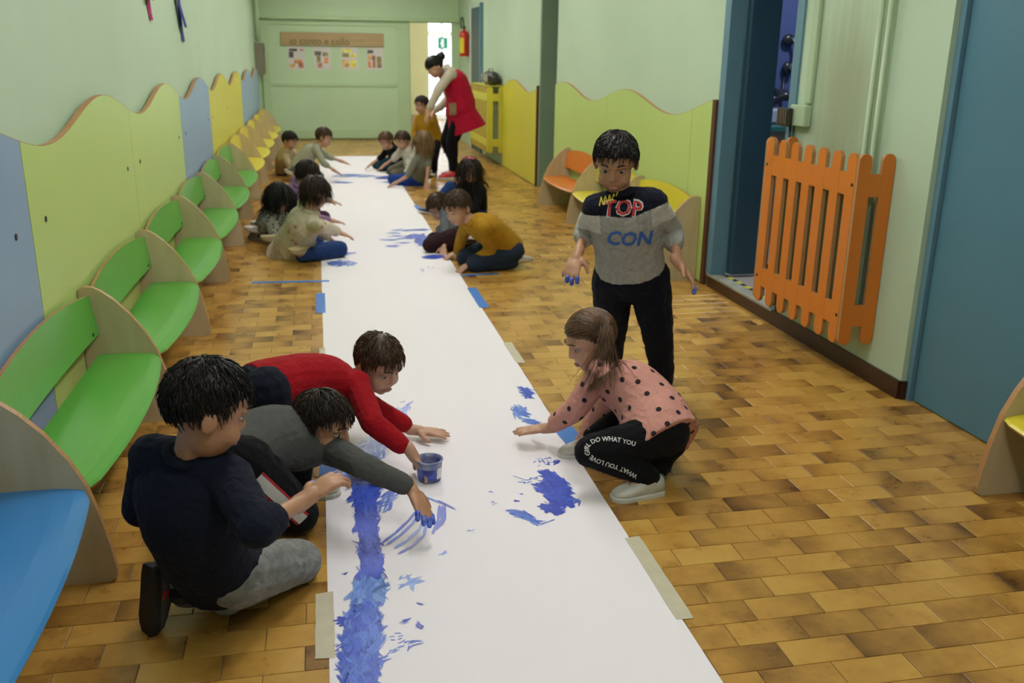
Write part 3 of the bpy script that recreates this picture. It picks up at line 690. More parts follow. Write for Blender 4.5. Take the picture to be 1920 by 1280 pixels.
p.stroke([(655, 1163, 18)], 40, .035, .011, (.0, .35), .30, 60, .9)
p.stroke([(645, 890, 18), (670, 905, 18)], 30, .06, .01, (.4, .8), .33, 0, .3)
p.build('paint_trunk')
p = Paint()
p.stroke([(700, 830, 26), (690, 860, 34)], 70, .09, .015, (.45, .9), .33, 70, .35)
p.stroke([(745, 765, 22), (725, 800, 24)], 60, .07, .012, (.45, .95), .35, 70, .4)
p.stroke([(760, 745, 12), (752, 855, 8)], 14, .05, .01, (.1, .6), .32, 70, .5)
p.stroke([(715, 955, 16), (740, 920, 14)], 26, .07, .012, (.4, .8), .34, 60, .35)
p.build('paint_smear')
p = Paint()
for off in ((0, 0), (8, 5), (22, 14), (30, 26)):
    p.line([(718+off[0], 1018+off[1]*.8), (742+off[0], 1000+off[1]), (765+off[0], 978+off[1]), (785+off[0]*.5, 955+off[1])], .012, random.uniform(.25, .8), .30)
for off in (0, 7, 13): p.line([(812+off, 1000-off), (822+off*.9, 975), (824+off*.7, 950)], .012, random.uniform(.1, .7), .28)
p.line([(822, 940), (852, 955)], .010, .1, .3); p.line([(790, 930), (830, 945)], .012, .7, .38)
p.build('paint_finger_strokes')
p = Paint()
for (x, y, h, n, l, w, t, an) in ((775, 1095, 10, 6, .09, .010, .8, 48), (760, 1085, 10, 3, .04, .006, .8, 40), (788, 1133, 3, 3, .03, .007, .2, -50), (765, 1165, 8, 5, .03, .008, .3, 10), (788, 1175, 6, 5, .03, .009, .3, -60),
        (760, 1210, 14, 6, .025, .006, .5, 30), (780, 1205, 8, 4, .03, .007, .4, 20), (745, 1195, 12, 5, .02, .006, .6, 0), (715, 1240, 10, 5, .06, .008, .6, 40), (735, 1225, 10, 4, .03, .006, .6, 40), (830, 1038, 5, 5, .02, .010, .8, 30), (885, 997, 8, 4, .015, .005, .8, 20),
        (649, 1075, 5, 3, .02, .004, .3, 60), (630, 1215, 10, 7, .02, .006, .5, 20), (640, 1250, 10, 5, .02, .006, .5, 0), (690, 1265, 8, 3, .02, .006, .5, 0), (925, 945, 8, 3, .012, .007, .5, 0), (968, 940, 3, 4, .015, .011, .1, 0), (978, 927, 3, 2, .012, .007, .5, 0), (920, 924, 4, 2, .012, .007, .6, 0)):
    p.stroke([(x, y, h)], n, l, w, (max(0, t-.2), t+.15), .34, an, .35)
p.build('paint_flecks')
p = Paint()
p.stroke([(1030, 890, 10), (1046, 915, 18), (1052, 945, 18)], 170, .07, .022, (.2, .42), .34, 110, .3)
p.stroke([(1028, 888, 14), (1045, 915, 24), (1052, 945, 22)], 130, .06, .012, (.05, .55), .33, 110, .4)
p.stroke([(1008, 908, 5), (1025, 922, 10), (1045, 930, 10)], 40, .05, .014, (.1, .5), .28, -30, .4)
p.stroke([(1022, 950, 6), (1045, 957, 16)], 50, .04, .014, (.1, .45), .27, 0, .5); p.stroke([(1070, 935, 8), (1085, 942, 5)], 12, .03, .010, (.4, .8), .33, 0, .6)
p.stroke([(1015, 868, 22), (1035, 862, 22)], 26, .02, .006, (.3, .8), .36, 70, .6); p.stroke([(1043, 866, 5)], 8, .03, .008, (.0, .4), .33, 60, .3)
p.stroke([(1005, 893, 10), (985, 905, 8)], 14, .025, .006, (.4, .8), .36, 20, .6); p.line([(962, 893), (985, 900)], .005, .8, .38); p.line([(1085, 950), (1088, 940)], .006, .3, .33)
p.stroke([(965, 962, 6), (985, 968, 9), (1005, 980, 8)], 50, .045, .012, (.45, .85), .31, None, .35)
p.line([(948, 958), (965, 957), (985, 962)], .009, .5, .33); p.line([(1012, 985), (1028, 979), (1040, 975)], .006, .5, .35)
p.build('paint_blot')
p = Paint()
p.stroke([(985, 728, 12), (990, 745, 12)], 40, .06, .016, (.15, .55), .29, 100, .4); p.stroke([(978, 765, 10), (974, 780, 10)], 40, .07, .014, (.5, .85), .30, 100, .35); p.stroke([(985, 788, 6), (1000, 793, 5), (1018, 797, 4)], 26, .06, .014, (.5, .8), .31, -10, .3)
p.build('paint_smear')
p = Paint()
p.stroke([(640, 494, 26)], 50, .09, .035, (.5, .85), .33, 80, .4); p.line([(612, 492), (640, 497), (668, 495)], .04, .6, .38)
p.stroke([(640, 478, 10), (655, 474, 12)], 14, .08, .03, (.2, .6), .34, 0, .4); p.stroke([(630, 464, 16)], 16, .08, .02, (.75, .95), .38, 0, .5)
p.build('paint_smear')
p = Paint()
p.stroke([(775, 440, 12), (795, 450, 16), (805, 460, 14)], 110, .13, .045, (.2, .6), .32, 80, .5); p.stroke([(790, 431, 10)], 10, .12, .025, (.4, .7), .36, 0, .3)
for x, y in ((735, 437), (745, 443), (730, 450), (737, 462), (765, 432), (750, 432), (760, 455), (758, 447)): p.stroke([(x, y, 8)], 6, .12, .03, (.3, .8), .36, 5, .3)
p.stroke([(815, 482, 16)], 40, .10, .035, (.1, .5), .32, 5, .4); p.stroke([(800, 505, 24)], 10, .02, .02, (.4, .7), .4, 0, 1)
p.build('paint_smear')
p = Paint()
p.stroke([(735, 331, 16), (725, 335, 10)], 40, .2, .07, (.3, .75), .34, 10, .4); p.stroke([(730, 341, 8)], 10, .2, .05, (.3, .7), .36, 40, .4)
p.stroke([(640, 329, 22), (690, 330, 22)], 40, .2, .05, (.55, .9), .38, 0, .4); p.stroke([(640, 342, 14)], 14, .2, .05, (.3, .8), .36, 0, .4)
p.build('paint_smear')
# ------------------------------------------------------------ people: machinery
X3, Y3, Z3 = V((1, 0, 0)), V((0, 1, 0)), V((0, 0, 1))
def skin_mat(name, c): 
    m = mat(name, c, .5, .08, 14, .05, 150); m.node_tree.nodes['Principled BSDF'].inputs['Subsurface Weight'].default_value = .08
    m.node_tree.nodes['Principled BSDF'].inputs['Subsurface Radius'].default_value = (.02, .008, .004); return m
SK1 = skin_mat('skin_light', (.52, .29, .19, 1)); SK2 = skin_mat('skin_tan', (.44, .23, .13, 1))
M_eye = mat('eye_white', (.30, .28, .27, 1), .4); M_iris = mat('iris_dark', (.02, .012, .008, 1), .15); M_lip = mat('lips', (.42, .18, .14, 1), .45, .1)
def cloth(name, c, var=.12, vs=9., c2=None, bump=.35, bs=260., sheen=.03, fold=.45):
    new = name not in MATS; m = mat(name, c, .9, var, vs, bump, bs, spec=.15, sheen=sheen, col2=c2)
    if new:      # soft folds under the fine weave
        N, L = m.node_tree.nodes, m.node_tree.links; b = N['Principled BSDF']; fine = b.inputs['Normal'].links[0].from_node
        n = N.new('ShaderNodeTexNoise'); n.inputs['Scale'].default_value = 17; n.inputs['Detail'].default_value = 3; n.inputs['Distortion'].default_value = 1.6
        tc = [x for x in N if x.type == 'TEX_COORD'][0]; L.new(tc.outputs['Object'], n.inputs['Vector'])
        bp = N.new('ShaderNodeBump'); bp.inputs['Strength'].default_value = fold; bp.inputs['Distance'].default_value = .02; L.new(n.outputs[0], bp.inputs['Height']); L.new(bp.outputs[0], fine.inputs['Normal'])
    return m
def remesh(mb, name, vox, m, parent, smooth=6, wrinkle=0., wscale=.05, keep=False):
    me = mb.mesh('tmp'); o = bpy.data.objects.new('tmp', me); COL.objects.link(o)
    r = o.modifiers.new('r', 'REMESH'); r.mode = 'VOXEL'; r.voxel_size = vox
    s = o.modifiers.new('s', 'SMOOTH'); s.factor = .5; s.iterations = smooth
    if wrinkle:
        tx = bpy.data.textures.new('folds', 'CLOUDS'); tx.noise_scale = wscale; tx.noise_depth = 2
        d = o.modifiers.new('d', 'DISPLACE'); d.texture = tx; d.strength = wrinkle; d.mid_level = .5
    dg = bpy.context.evaluated_depsgraph_get(); out = bpy.data.meshes.new_from_object(o.evaluated_get(dg))
    bpy.data.objects.remove(o); bpy.data.meshes.remove(me); out.name = name
    out.polygons.foreach_set('use_smooth', [True]*len(out.polygons)); out.materials.clear()
    return link(name, out, m, parent)
def solve(parent, px, py, L, side):
    d = ray(px, py); w = CAM-parent; a = d.dot(d); b = 2*d.dot(w); c = w.dot(w)-L*L; D = b*b-4*a*c
    if side == 'm' or D < 0:
        q = CAM+d*(-b/(2*a)); return parent+(q-parent).normalized()*L if (q-parent).length > 1e-5 else q
    t = (-b+(sqrt(D) if side == 'f' else -sqrt(D)))/(2*a); return CAM+d*t
def place(tok, parent=None, L=None):
    if tok[0] == 'z': return atz(tok[1], tok[2], tok[3])
    if tok[0] == 'y': return aty(tok[1], tok[2], tok[3])
    if tok[0] == 'w': return V(tok[1:])
    if tok[0] == 'k':      # knee/ankle at height z, out along a compass direction
        dz = tok[2]-parent.z; hz_ = sqrt(max(.0004, L*L-dz*dz)); a = radians(tok[1]); return parent+V((cos(a)*hz_, sin(a)*hz_, dz))
    if tok[0] == 'd': return parent+V(tok[1:]).normalized()*L
    return solve(parent, tok[0], tok[1], L, tok[2])
def ik(a, c, l1, l2, hint):
    d = c-a; D = d.length; u = d/D; D2 = min(D, (l1+l2)*.999); x = (l1*l1-l2*l2+D2*D2)/(2*D2); h = sqrt(max(0, l1*l1-x*x)); w = V(hint)-u*V(hint).dot(u)
    return a+u*(x*D/D2)+w.normalized()*h
def vec(t):
    if isinstance(t, (int, float)): a = radians(t); return V((cos(a), sin(a), 0))
    return V(t).normalized()
def frame(up, fwd):
    up = up.normalized(); lat = up.cross(fwd).normalized(); return up, lat.cross(up).normalized(), lat      # up, fwd, left
def loft(mb, rings, n=20):
    mb.rings([[c+l*(a*cos(2*pi*j/n))+f*(b*sin(2*pi*j/n)) for j in range(n)] for c, l, f, a, b in rings])
class Person:
    LOG = []
    def __init__(s, label, pelvis, pf, neck, cf, head, face, LE, LW, RE, RW, LK, LA, RK, RA, sc=1., hsc=None, vox=.006, skin=SK1,
                 LH=None, RH=None, LF=None, RF=None, bend=.02, torso=.345, wide=1., Ln=None, Rn=None, Lc=.35, Rc=.35, roll=0., necklen=.128, Lfn=None, Rfn=None):
        s.sc = sc; s.hs = hsc or sc; s.vox = vox; k = sc; s.wide = wide; s.label = label
        s.pel = place(pelvis); pf = vec(pf); cf = vec(cf)
        s.nk = place(neck, s.pel, torso*k); sp = (s.nk-s.pel)
        s.pu, s.pfw, s.pl = frame(sp, pf); s.cu, s.cfw, s.cl = frame(sp, cf); s.bend = bend
        s.sh = {1: s.nk+s.cl*.100*k*wide-s.cu*.034*k, -1: s.nk-s.cl*.100*k*wide-s.cu*.034*k}
        s.hip = {1: s.pel+s.pl*.068*k-s.pu*.02*k, -1: s.pel-s.pl*.068*k-s.pu*.02*k}
        s.el, s.wr, s.kn, s.an = {}, {}, {}, {}
        for q, e, w in ((1, LE, LW), (-1, RE, RW)):
            if e[0] == 'ik': s.wr[q] = place(w, s.sh[q], .33*k); s.el[q] = ik(s.sh[q], s.wr[q], .19*k, .165*k, e[1:])
            else: s.el[q] = place(e, s.sh[q], .19*k); s.wr[q] = place(w, s.el[q], .165*k)
        for q, e, w in ((1, LK, LA), (-1, RK, RA)):
            if e[0] == 'ik': s.an[q] = place(w, s.hip[q], .45*k); s.kn[q] = ik(s.hip[q], s.an[q], .265*k, .25*k, e[1:])
            else: s.kn[q] = place(e, s.hip[q], .265*k); s.an[q] = place(w, s.kn[q], .25*k)
        s.hc = place(head, s.nk, necklen*s.hs)
        yaw, pit = face; a, b = radians(yaw), radians(pit); s.hf = V((cos(a)*cos(b), sin(a)*cos(b), sin(b)))
        s.hu = (Z3-s.hf*s.hf.z).normalized() if abs(s.hf.z) < .99 else X3; s.hu = Quaternion(s.hf, radians(roll)) @ s.hu; s.hl = s.hu.cross(s.hf)
        s.hd = {1: LH, -1: RH}; s.hn = {1: Ln, -1: Rn}; s.curl = {1: Lc, -1: Rc}
        s.fd = {1: LF, -1: RF}; s.fn = {1: Lfn, -1: Rfn}
        zb = 0; s.root = thing('person', (s.pel.x, s.pel.y, zb), label, 'person'); s.tips = {}
        for nm, d, L in (('arm', s.el, .19), ('fore', s.wr, .165), ('thigh', s.kn, .265), ('shank', s.an, .25)):
            par = {'arm': s.sh, 'fore': s.el, 'thigh': s.hip, 'shank': s.kn}[nm]
            for q in (1, -1):
                l = (d[q]-par[q]).length/k/L
                if abs(l-1) > .12: Person.LOG.append('%s %s%d %.2f' % (label[:25], nm, q, l))
        if vox < .005: print('J', label[:22], {n: [tuple(round(x) for x in proj(p)) for p in d.values()] for n, d in (('sh', s.sh), ('el', s.el), ('wr', s.wr), ('hip', s.hip), ('kn', s.kn), ('an', s.an))}, 'nk', [round(x) for x in proj(s.nk)], 'hd', [round(x) for x in proj(s.hc)], 'pel', [round(x, 2) for x in s.pel], [round(p.z, 2) for p in list(s.wr.values())+list(s.kn.values())+list(s.an.values())])
        s.build_body(skin)
    def torso_rings(s, g=0., t0=-.16, t1=1., wd=1., flare=0.):
        k = s.sc; out = []; ctrl = (s.pel+s.nk)/2-s.cfw*s.bend*2*k
        keys = [(-.9, .13, .12), (-.16, .100, .086), (0, .116, .098), (.25, .108, .090), (.5, .110, .088), (.72, .116, .086), (.88, .100, .072), (1., .050, .050)]
        N = 14
        for i in range(N+1):
            t = t0+(t1-t0)*i/N; tt = max(t, 0)
            p = s.pel*(1-tt)**2+ctrl*2*tt*(1-tt)+s.nk*tt*tt
            if t < 0: p = s.pel+(s.nk-s.pel)*t
            a = b = 0
            for (ta, aa, ba), (tb, ab, bb2) in zip(keys, keys[1:]):
                if ta <= t <= tb: f = (t-ta)/(tb-ta); a = aa+(ab-aa)*f; b = ba+(bb2-ba)*f
            l = s.pl.lerp(s.cl, smoothstep(0, 1, tt)).normalized(); f_ = s.pfw.lerp(s.cfw, smoothstep(0, 1, tt)).normalized()
            fl = flare*max(0, .45-t)
            out.append((p, l, f_, (a+fl)*k*wd*s.wide+g, (b+fl)*k*wd*s.wide+g))
        return out
    def arm(s, mb, q, upto, g, r=(.037, .031, .028, .0215)):
        k = s.sc
        S_, E, W_ = s.sh[q], s.el[q], s.wr[q]; f = min(1, upto)
        mb.cap(s.nk-s.cu*.020*k, S_, .044*k+g, (r[0]+.004)*k+g); mb.cap(s.nk-s.cu*.075*k, S_-s.cu*.02*k, .06*k+g, r[0]*k+g)
        mb.cap(S_, S_.lerp(E, f), r[0]*k+g, (r[0]+(r[1]-r[0])*f)*k+g)
        if upto > 1: f = upto-1; mb.cap(E, E.lerp(W_, f), (r[1])*k+g, (r[1]+(r[3]-r[1])*f)*k+g)
    def leg(s, mb, q, upto, g, r=(.074, .052, .050, .034)):
        k = s.sc; H, K_, A = s.hip[q], s.kn[q], s.an[q]; f = min(1, upto)
        mb.cap(H, H.lerp(K_, f), r[0]*k+g, (r[0]+(r[1]-r[0])*f)*k+g)
        if upto > 1: f = upto-1; mb.cap(K_, K_.lerp(A, f), r[2]*k+g, (r[2]+(r[3]-r[2])*f)*k+g)
    def hand(s, mb, q):
        k = s.sc; w = s.wr[q]; d = (w-s.el[q]).normalized() if s.hd[q] is None else vec(s.hd[q])
        n = V((0, 0, -1)) if s.hn[q] is None else vec(s.hn[q]); n = n-d*n.dot(d)
        if n.length < .05: n = -s.cfw-d*(-s.cfw).dot(d)
        n.normalize(); sd = n.cross(d) if q == 1 else d.cross(n); s.tips[q] = []
        w0 = w+d*.01*k
        mb.cap(s.wr[q]-d*.02*k, w+d*.02*k, .022*k, .020*k)
        mb.ell(w0+d*.036*k, (sd, d, n), (.030*k, .040*k, .014*k), 14, 8)
        mb.cap(w0+d*.03*k+sd*.016*k, w0+d*.058*k+sd*.022*k, .012*k, .010*k); mb.cap(w0+d*.03*k-sd*.014*k, w0+d*.055*k-sd*.022*k, .012*k, .010*k)
        c = s.curl[q]
        for i, L in enumerate((.050, .056, .052, .041)):
            o = 1.5-i; b = w0+d*(.064-.004*abs(o-.3))*k+sd*o*.0158*k; dir_ = (d+sd*o*.10).normalized(); p = b; r = .0082
            for j in range(3):
                a = c*(j*.75+.25); v = (dir_*cos(a)+n*sin(a)).normalized(); p2 = p+v*L*(.44, .32, .26)[j]*k
                mb.cap(p, p2, r*k, (r-.0007)*k, 10, 2); p = p2; r -= .0007
            s.tips[q].append((p, v))
        b = w0+d*.014*k+sd*.024*k; v = (d*.62+sd*.75+n*.25).normalized(); p = b+v*.030*k; mb.cap(b, p, .0125*k, .0095*k, 10, 2)
        v2 = (d*.85+sd*.45+n*(.2+c*.6)).normalized(); p2 = p+v2*.024*k; mb.cap(p, p2, .0092*k, .0075*k, 10, 2); s.tips[q].append((p2, v2))
    def build_body(s, skin):
        k, h = s.sc, s.hs; mb = MB(); c, f, u, l = s.hc, s.hf, s.hu, s.hl
        loft(mb, s.torso_rings(-.008*k, -.16, 1.))
        for q in (1, -1):
            s.arm(mb, q, 2, -.006*k); s.leg(mb, q, 2, -.010*k); s.hand(mb, q)
            # foot inside the shoe
            d, n = s.foot_frame(q); mb.cap(s.an[q], s.an[q]+d*.07*k-n*.035*k, .022*k, .017*k)
        mb.cap(s.nk-(s.nk-s.pel).normalized()*.02*k, c-u*.04*h-f*.012*h, .040*h, .036*h)
        mb.ell(c+u*.028*h-f*.008*h, (l, f, u), (.073*h, .088*h, .080*h), 20, 14)
        mb.ell(c-u*.030*h+f*.020*h, (l, f, u), (.059*h, .062*h, .074*h), 20, 14)
        mb.ell(c-u*.082*h+f*.048*h, (l, f, u), (.022*h, .020*h, .017*h), 12, 8)
        for q in (1, -1):
            mb.ell(c+l*q*.033*h+f*.050*h-u*.036*h, (l, f, u), (.027*h, .026*h, .028*h), 12, 8)
            mb.ell(c+l*q*.074*h-u*.006*h-f*.014*h, (l, f, u), (.010*h, .019*h, .029*h), 12, 8)
            mb.cap(c+l*q*.014*h+f*.078*h+u*.024*h, c+l*q*.042*h+f*.064*h+u*.022*h, .009*h, .008*h)
        mb.cap(c+f*.076*h+u*.012*h, c+f*.086*h-u*.021*h, .007*h, .0098*h); 
        for q in (1, -1): mb.ell(c+f*.080*h-u*.025*h+l*q*.009*h, (l, f, u), (.008*h, .008*h, .007*h), 10, 6)
        s.body = remesh(mb, 'body', s.vox, skin, s.root, 3)
        for q in (1, -1):
            e = MB().ell(c+l*q*.030*h+f*.0620*h+u*.004*h, (l, f, u), (.0130*h, .0098*h, .0068*h), 14, 10).build('eye', M_eye, s.root, True)
            MB().ell(c+l*q*.029*h+f*.0708*h+u*.002*h, (l, f, u), (.0060*h, .0024*h, .0056*h), 12, 8).build('iris', M_iris, e, True)
        MB().ell(c-u*.060*h+f*.0785*h, (l, f, u), (.020*h, .0065*h, .0068*h), 14, 8).build('mouth', M_lip, s.root, True)
    # ---- clothes
    def top(s, m, sleeve=2., hem=-.22, g=.011, name='jumper', wr=.007, flare=0., wd=1., collar=True, vox=None):
        mb = MB(); loft(mb, s.torso_rings(g*s.sc, hem, .985, wd, flare))
        for q in (1, -1): s.arm(mb, q, sleeve, g*s.sc*.8)
        o = remesh(mb, name, vox or s.vox, m, s.root, 5, wr*s.sc, .06*s.sc); s.shirt = o
        if collar:
            u = (s.hc-s.nk).normalized().lerp(s.cu, .5).normalized(); a = u.orthogonal().normalized(); b = u.cross(a); c = s.nk+u*.012*s.sc; rr = .046*s.sc; r2 = .010*s.sc
            MB().rings([[c+(a*cos(t)+b*sin(t))*(rr+r2*cos(v))+u*r2*.9*sin(v) for v in [2*pi*j/8 for j in range(8)]] for t in [2*pi*i/24 for i in range(24)]], False, True).build('collar', m, o, True)
        return o
    def trousers(s, m, upto=2., g=.010, name='trousers', wr=.008):
        mb = MB(); loft(mb, s.torso_rings(g*.7*s.sc, -.2, .22))
        for q in (1, -1): s.leg(mb, q, upto, g*s.sc)
        s.pants = remesh(mb, name, s.vox, m, s.root, 5, wr*s.sc, .05*s.sc); return s.pants
    def foot_frame(s, q):
        sh = (s.kn[q]-s.an[q]).normalized(); d = vec(s.fd[q]) if s.fd[q] is not None else s.pfw
        if s.fn[q] is not None: n = vec(s.fn[q])
        else: n = sh
        n = (n-d*n.dot(d)); n = n.normalized() if n.length > .1 else d.orthogonal().normalized()
        return d, n
    def shoes(s, m, msole, name='shoe', mark=None):
        k = s.sc; s.shoe = {}
        for q in (1, -1):
            d, n = s.foot_frame(q); l = n.cross(d); a = s.an[q]
            b = a-n*.066*k        # underside below the ankle
            prof = [(-.052, .016, .010, .05), (-.048, .027, .006, .066), (-.02, .031, .004, .074), (.02, .031, .004, .070), (.05, .033, .004, .056), (.085, .036, .004, .044), (.105, .033, .006, .038), (.122, .022, .010, .030), (.128, .010, .014, .024)]
            rs = []
            for x, w, z0, z1 in prof:
                hm = (z1-z0)/2; rs.append([b+d*x*k+l*(w*cos(2*pi*j/14))*k+n*((z0+z1)/2+hm*(abs(sin(2*pi*j/14))**.75)*(1 if sin(2*pi*j/14) > 0 else -1))*k for j in range(14)])
            o = MB().rings(rs).build(name, m, s.root, True); s.shoe[q] = o
            mb = MB(); mb.cap(a-n*.035*k, a+n*.002*k, .033*k, .035*k); mb.build('collar', m, o, True)
            so = []
            for x, w in ((-.056, .014), (-.05, .028), (-.02, .034), (.05, .036), (.088, .040), (.112, .034), (.128, .022), (.134, .008)): so.append((x, w))
            pts = [b+d*x*k+l*w*k for x, w in so]+[b+d*x*k-l*w*k for x, w in reversed(so)]
            MB().prism([p-n*.002*k for p in pts], n*.018*k).build('sole', msole, o, bevel=.003)
            for t in ((.045, .058), (.062, .052), (.079, .046)):
                MB().tube([b+d*t[0]*k+l*.020*k+n*(t[1]-.008)*k, b+d*t[0]*k+n*t[1]*k, b+d*t[0]*k-l*.020*k+n*(t[1]-.008)*k], .003*k, 6).build('lace', mark or msole, o, True)
    # ---- hair
    def hair(s, m, style='short', length=.05, n=700, rad=.0022, tie=(0, -.95, .25), tail=.26, fringe=.42, seed=1, wind=(0, 0, 0), back=-.72):
        R = random.Random(seed); h = s.hs; c0 = s.hc+s.hu*.028*h-s.hf*.008*h; ax = (s.hl, s.hf, s.hu); rad0 = (.078*h, .094*h, .087*h)
        def W(d, k=1.): return c0+ax[0]*(d[0]*rad0[0]*k)+ax[1]*(d[1]*rad0[1]*k)+ax[2]*(d[2]*rad0[2]*k)
        keys = [(-1., back), (-.5, back+.12), (-.1, -.32), (.12, -.22), (.35, .12), (.6, fringe-.12), (1., fringe)]
        def line(y):
            for (a, b), (c, d) in zip(keys, keys[1:]):
                if y <= c: return b+(d-b)*max(0, (y-a))/(c-a)
            return keys[-1][1]
        mb = MB(); nu, nv = 40, 26; idx = {}
        vs = []; fs = []
        def nz(d): return 1+.025*sin(d[0]*9+seed)*sin(d[1]*8)+.012*sin(d[2]*23+d[0]*17)
        for i in range(nv+1):
            for j in range(nu):
                th = pi*i/nv; ph = 2*pi*j/nu; d = (sin(th)*cos(ph), sin(th)*sin(ph), cos(th)); e = d[2]-line(d[1])
                if e > -.12: idx[i, j] = len(vs); vs.append(W(d, (nz(d) if e > .06 else .90+.10*max(0, (e+.12)/.18))))
        for i in range(nv):
            for j in range(nu):
                q = [(i, j), (i, (j+1) % nu), (i+1, (j+1) % nu), (i+1, j)]
                if all(t in idx for t in q): fs.append(tuple(idx[t] for t in q))
        mb.add(vs, fs)
        crown = V((.15, -.35, .92)).normalized(); tv = V(tie).normalized(); tp = W(tv, 1.05)
        made = 0; tries = 0; G = V((0, 0, -1))
        ta, tb = s.nk, s.pel
        while made < n and tries < n*20:
            tries += 1
            d = V((R.gauss(0, 1), R.gauss(0, 1), R.gauss(0, 1))).normalized()
            if d.z < line(d.y)+.04: continue
            if style in ('long', 'bob') and R.random() < .35 and d.y > .2: continue
            made += 1; pts = []
            if style == 'pony':
                k = 7
                for i in range(k+1):
                    f = i/k; e = d.lerp(tv, f); 
                    if e.length < .05: e = tv
                    pts.append(W(e.normalized(), 1.02+.03*sin(pi*f)+.01*R.random()))
                p = tp+V((R.gauss(0, .008), R.gauss(0, .008), R.gauss(0, .008)))*h; pts[-1] = p; dr = ((tp-c0).normalized()*.5+V((0, 0, -.6))+V(wind)).normalized(); Ls = tail*R.uniform(.55, 1.1); st = .02; j = V((R.gauss(0, .25), R.gauss(0, .25), R.gauss(0, .08)))
                stp = int(Ls/st)
            else:
                p = W(d, 1.01+.03*R.random()); pts.append(p)
                dl = (d-crown); dl = (dl-d*dl.dot(d)); dl = dl.normalized() if dl.length > .05 else V((1, 0, 0))
                dr = (ax[0]*dl.x+ax[1]*dl.y+ax[2]*dl.z); j = V((R.gauss(0, .2), R.gauss(0, .2), R.gauss(0, .2))); dr = (dr+j).normalized()
                Ls = length*R.uniform(.6, 1.15)*h; st = max(.008, min(.022, Ls/6)); stp = max(3, int(Ls/st)); j = j*.4
            for i in range(stp):
                g = .0 if style == 'short' else .22
                dr = (dr*(1-g)+(G+j+V(wind))*g).normalized() if g else (dr+V((0, 0, -.06))).normalized()
                p = p+dr*st
                q = p-c0; e = V((q.dot(ax[0])/rad0[0], q.dot(ax[1])/rad0[1], q.dot(ax[2])/rad0[2])); mn = 1.015+.05*((made*7) % 10)/10
                if e.length < mn: e = e.normalized()*mn; p = c0+ax[0]*(e.x*rad0[0])+ax[1]*(e.y*rad0[1])+ax[2]*(e.z*rad0[2])
                if style == 'short' and e.length > mn+.05: e = e.normalized()*(mn+.05); p = c0+ax[0]*(e.x*rad0[0])+ax[1]*(e.y*rad0[1])+ax[2]*(e.z*rad0[2])
                if style != 'short':
                    t = max(0, min(1, (p-ta).dot(tb-ta)/(tb-ta).length_squared)); cpt = ta.lerp(tb, t); w = p-cpt; rr = (.085+.06*min(1, t*4))*s.sc*(1 if t > .05 else .6)+.004
                    if w.length < rr: p = cpt+w.normalized()*rr
                pts.append(p.copy())
            rr = rad*R.uniform(.7, 1.3); rl = [rr*(1-.8*(i/(len(pts)-1))**2) for i in range(len(pts))]
            mb.tube(pts, rl, 3)
        o = mb.build('hair', m, s.root, True)
        if style == 'pony': MB().ell(tp, (X3, Y3, Z3), (.018*h, .018*h, .018*h), 12, 8).build('hair_tie', M_screw, s.root, True)
        for q in (1, -1):
            MB().tube([s.hc+s.hl*q*.016*h+s.hf*.0865*h+s.hu*.030*h, s.hc+s.hl*q*.030*h+s.hf*.0805*h+s.hu*.034*h, s.hc+s.hl*q*.044*h+s.hf*.069*h+s.hu*.028*h], [.0028*h, .003*h, .0018*h], 6).build('eyebrow', m, s.root, True)
        return o
def hair_mat(name, c, c2): return mat(name, c, .42, col2=c2, vscale=18, stretch=(1, 1, .4), bump=.4, bscale=120, spec=.35)
H_black = hair_mat('hair_black', (.012, .009, .008, 1), (.006, .005, .005, 1)); H_dark = hair_mat('hair_dark_brown', (.030, .018, .011, 1), (.014, .009, .006, 1))
H_brown = hair_mat('hair_brown', (.085, .045, .022, 1), (.04, .021, .011, 1)); H_blond = hair_mat('hair_dark_blond', (.32, .21, .09, 1), (.17, .10, .04, 1))
H_lbrown = hair_mat('hair_light_brown', (.16, .085, .038, 1), (.07, .036, .016, 1))
M_navy = cloth('wool_navy', (.006, .009, .020, 1)); M_greyj = cloth('jersey_charcoal_grey', (.085, .088, .082, 1)); M_redj = cloth('fleece_red', (.33, .006, .012, 1))
M_lgrey = cloth('sweatpants_grey', (.27, .275, .27, 1), .3, 40); M_blk = cloth('cotton_black', (.006, .006, .008, 1)); M_dnavy = cloth('trousers_navy', (.008, .010, .020, 1))
M_must = cloth('knit_mustard', (.40, .21, .012, 1)); M_jean = cloth('denim_dark', (.022, .035, .06, 1)); M_jeanb = cloth('denim_blue', (.02, .05, .17, 1))
M_pinkj = cloth('jumper_pink', (.62, .30, .25, 1), .08); M_shoew = mat('shoe_white', (.55, .55, .48, 1), .5, .08, 20); M_solew = mat('sole_white', (.6, .6, .55, 1), .6, .08)
M_shoek = mat('shoe_black', (.012, .012, .013, 1), .5, .2, 20); M_solek = mat('sole_black', (.014, .014, .014, 1), .7, .2, 30); M_shoeg = mat('shoe_grey', (.05, .05, .055, 1), .6, .2, 20)
M_fpaint = mat('wet_blue_paint', (.03, .06, .45, 1), .25, .4, 60, col2=(.15, .25, .75, 1))
def finger_paint(P, q, which):
    k = P.sc
    for i in which:
        t, v = P.tips[q][i]; MB().cap(t-v*.016*k, t+v*.002*k, .0088*k, .0084*k, 10, 3).build('paint_on_finger', M_fpaint, P.root, True)
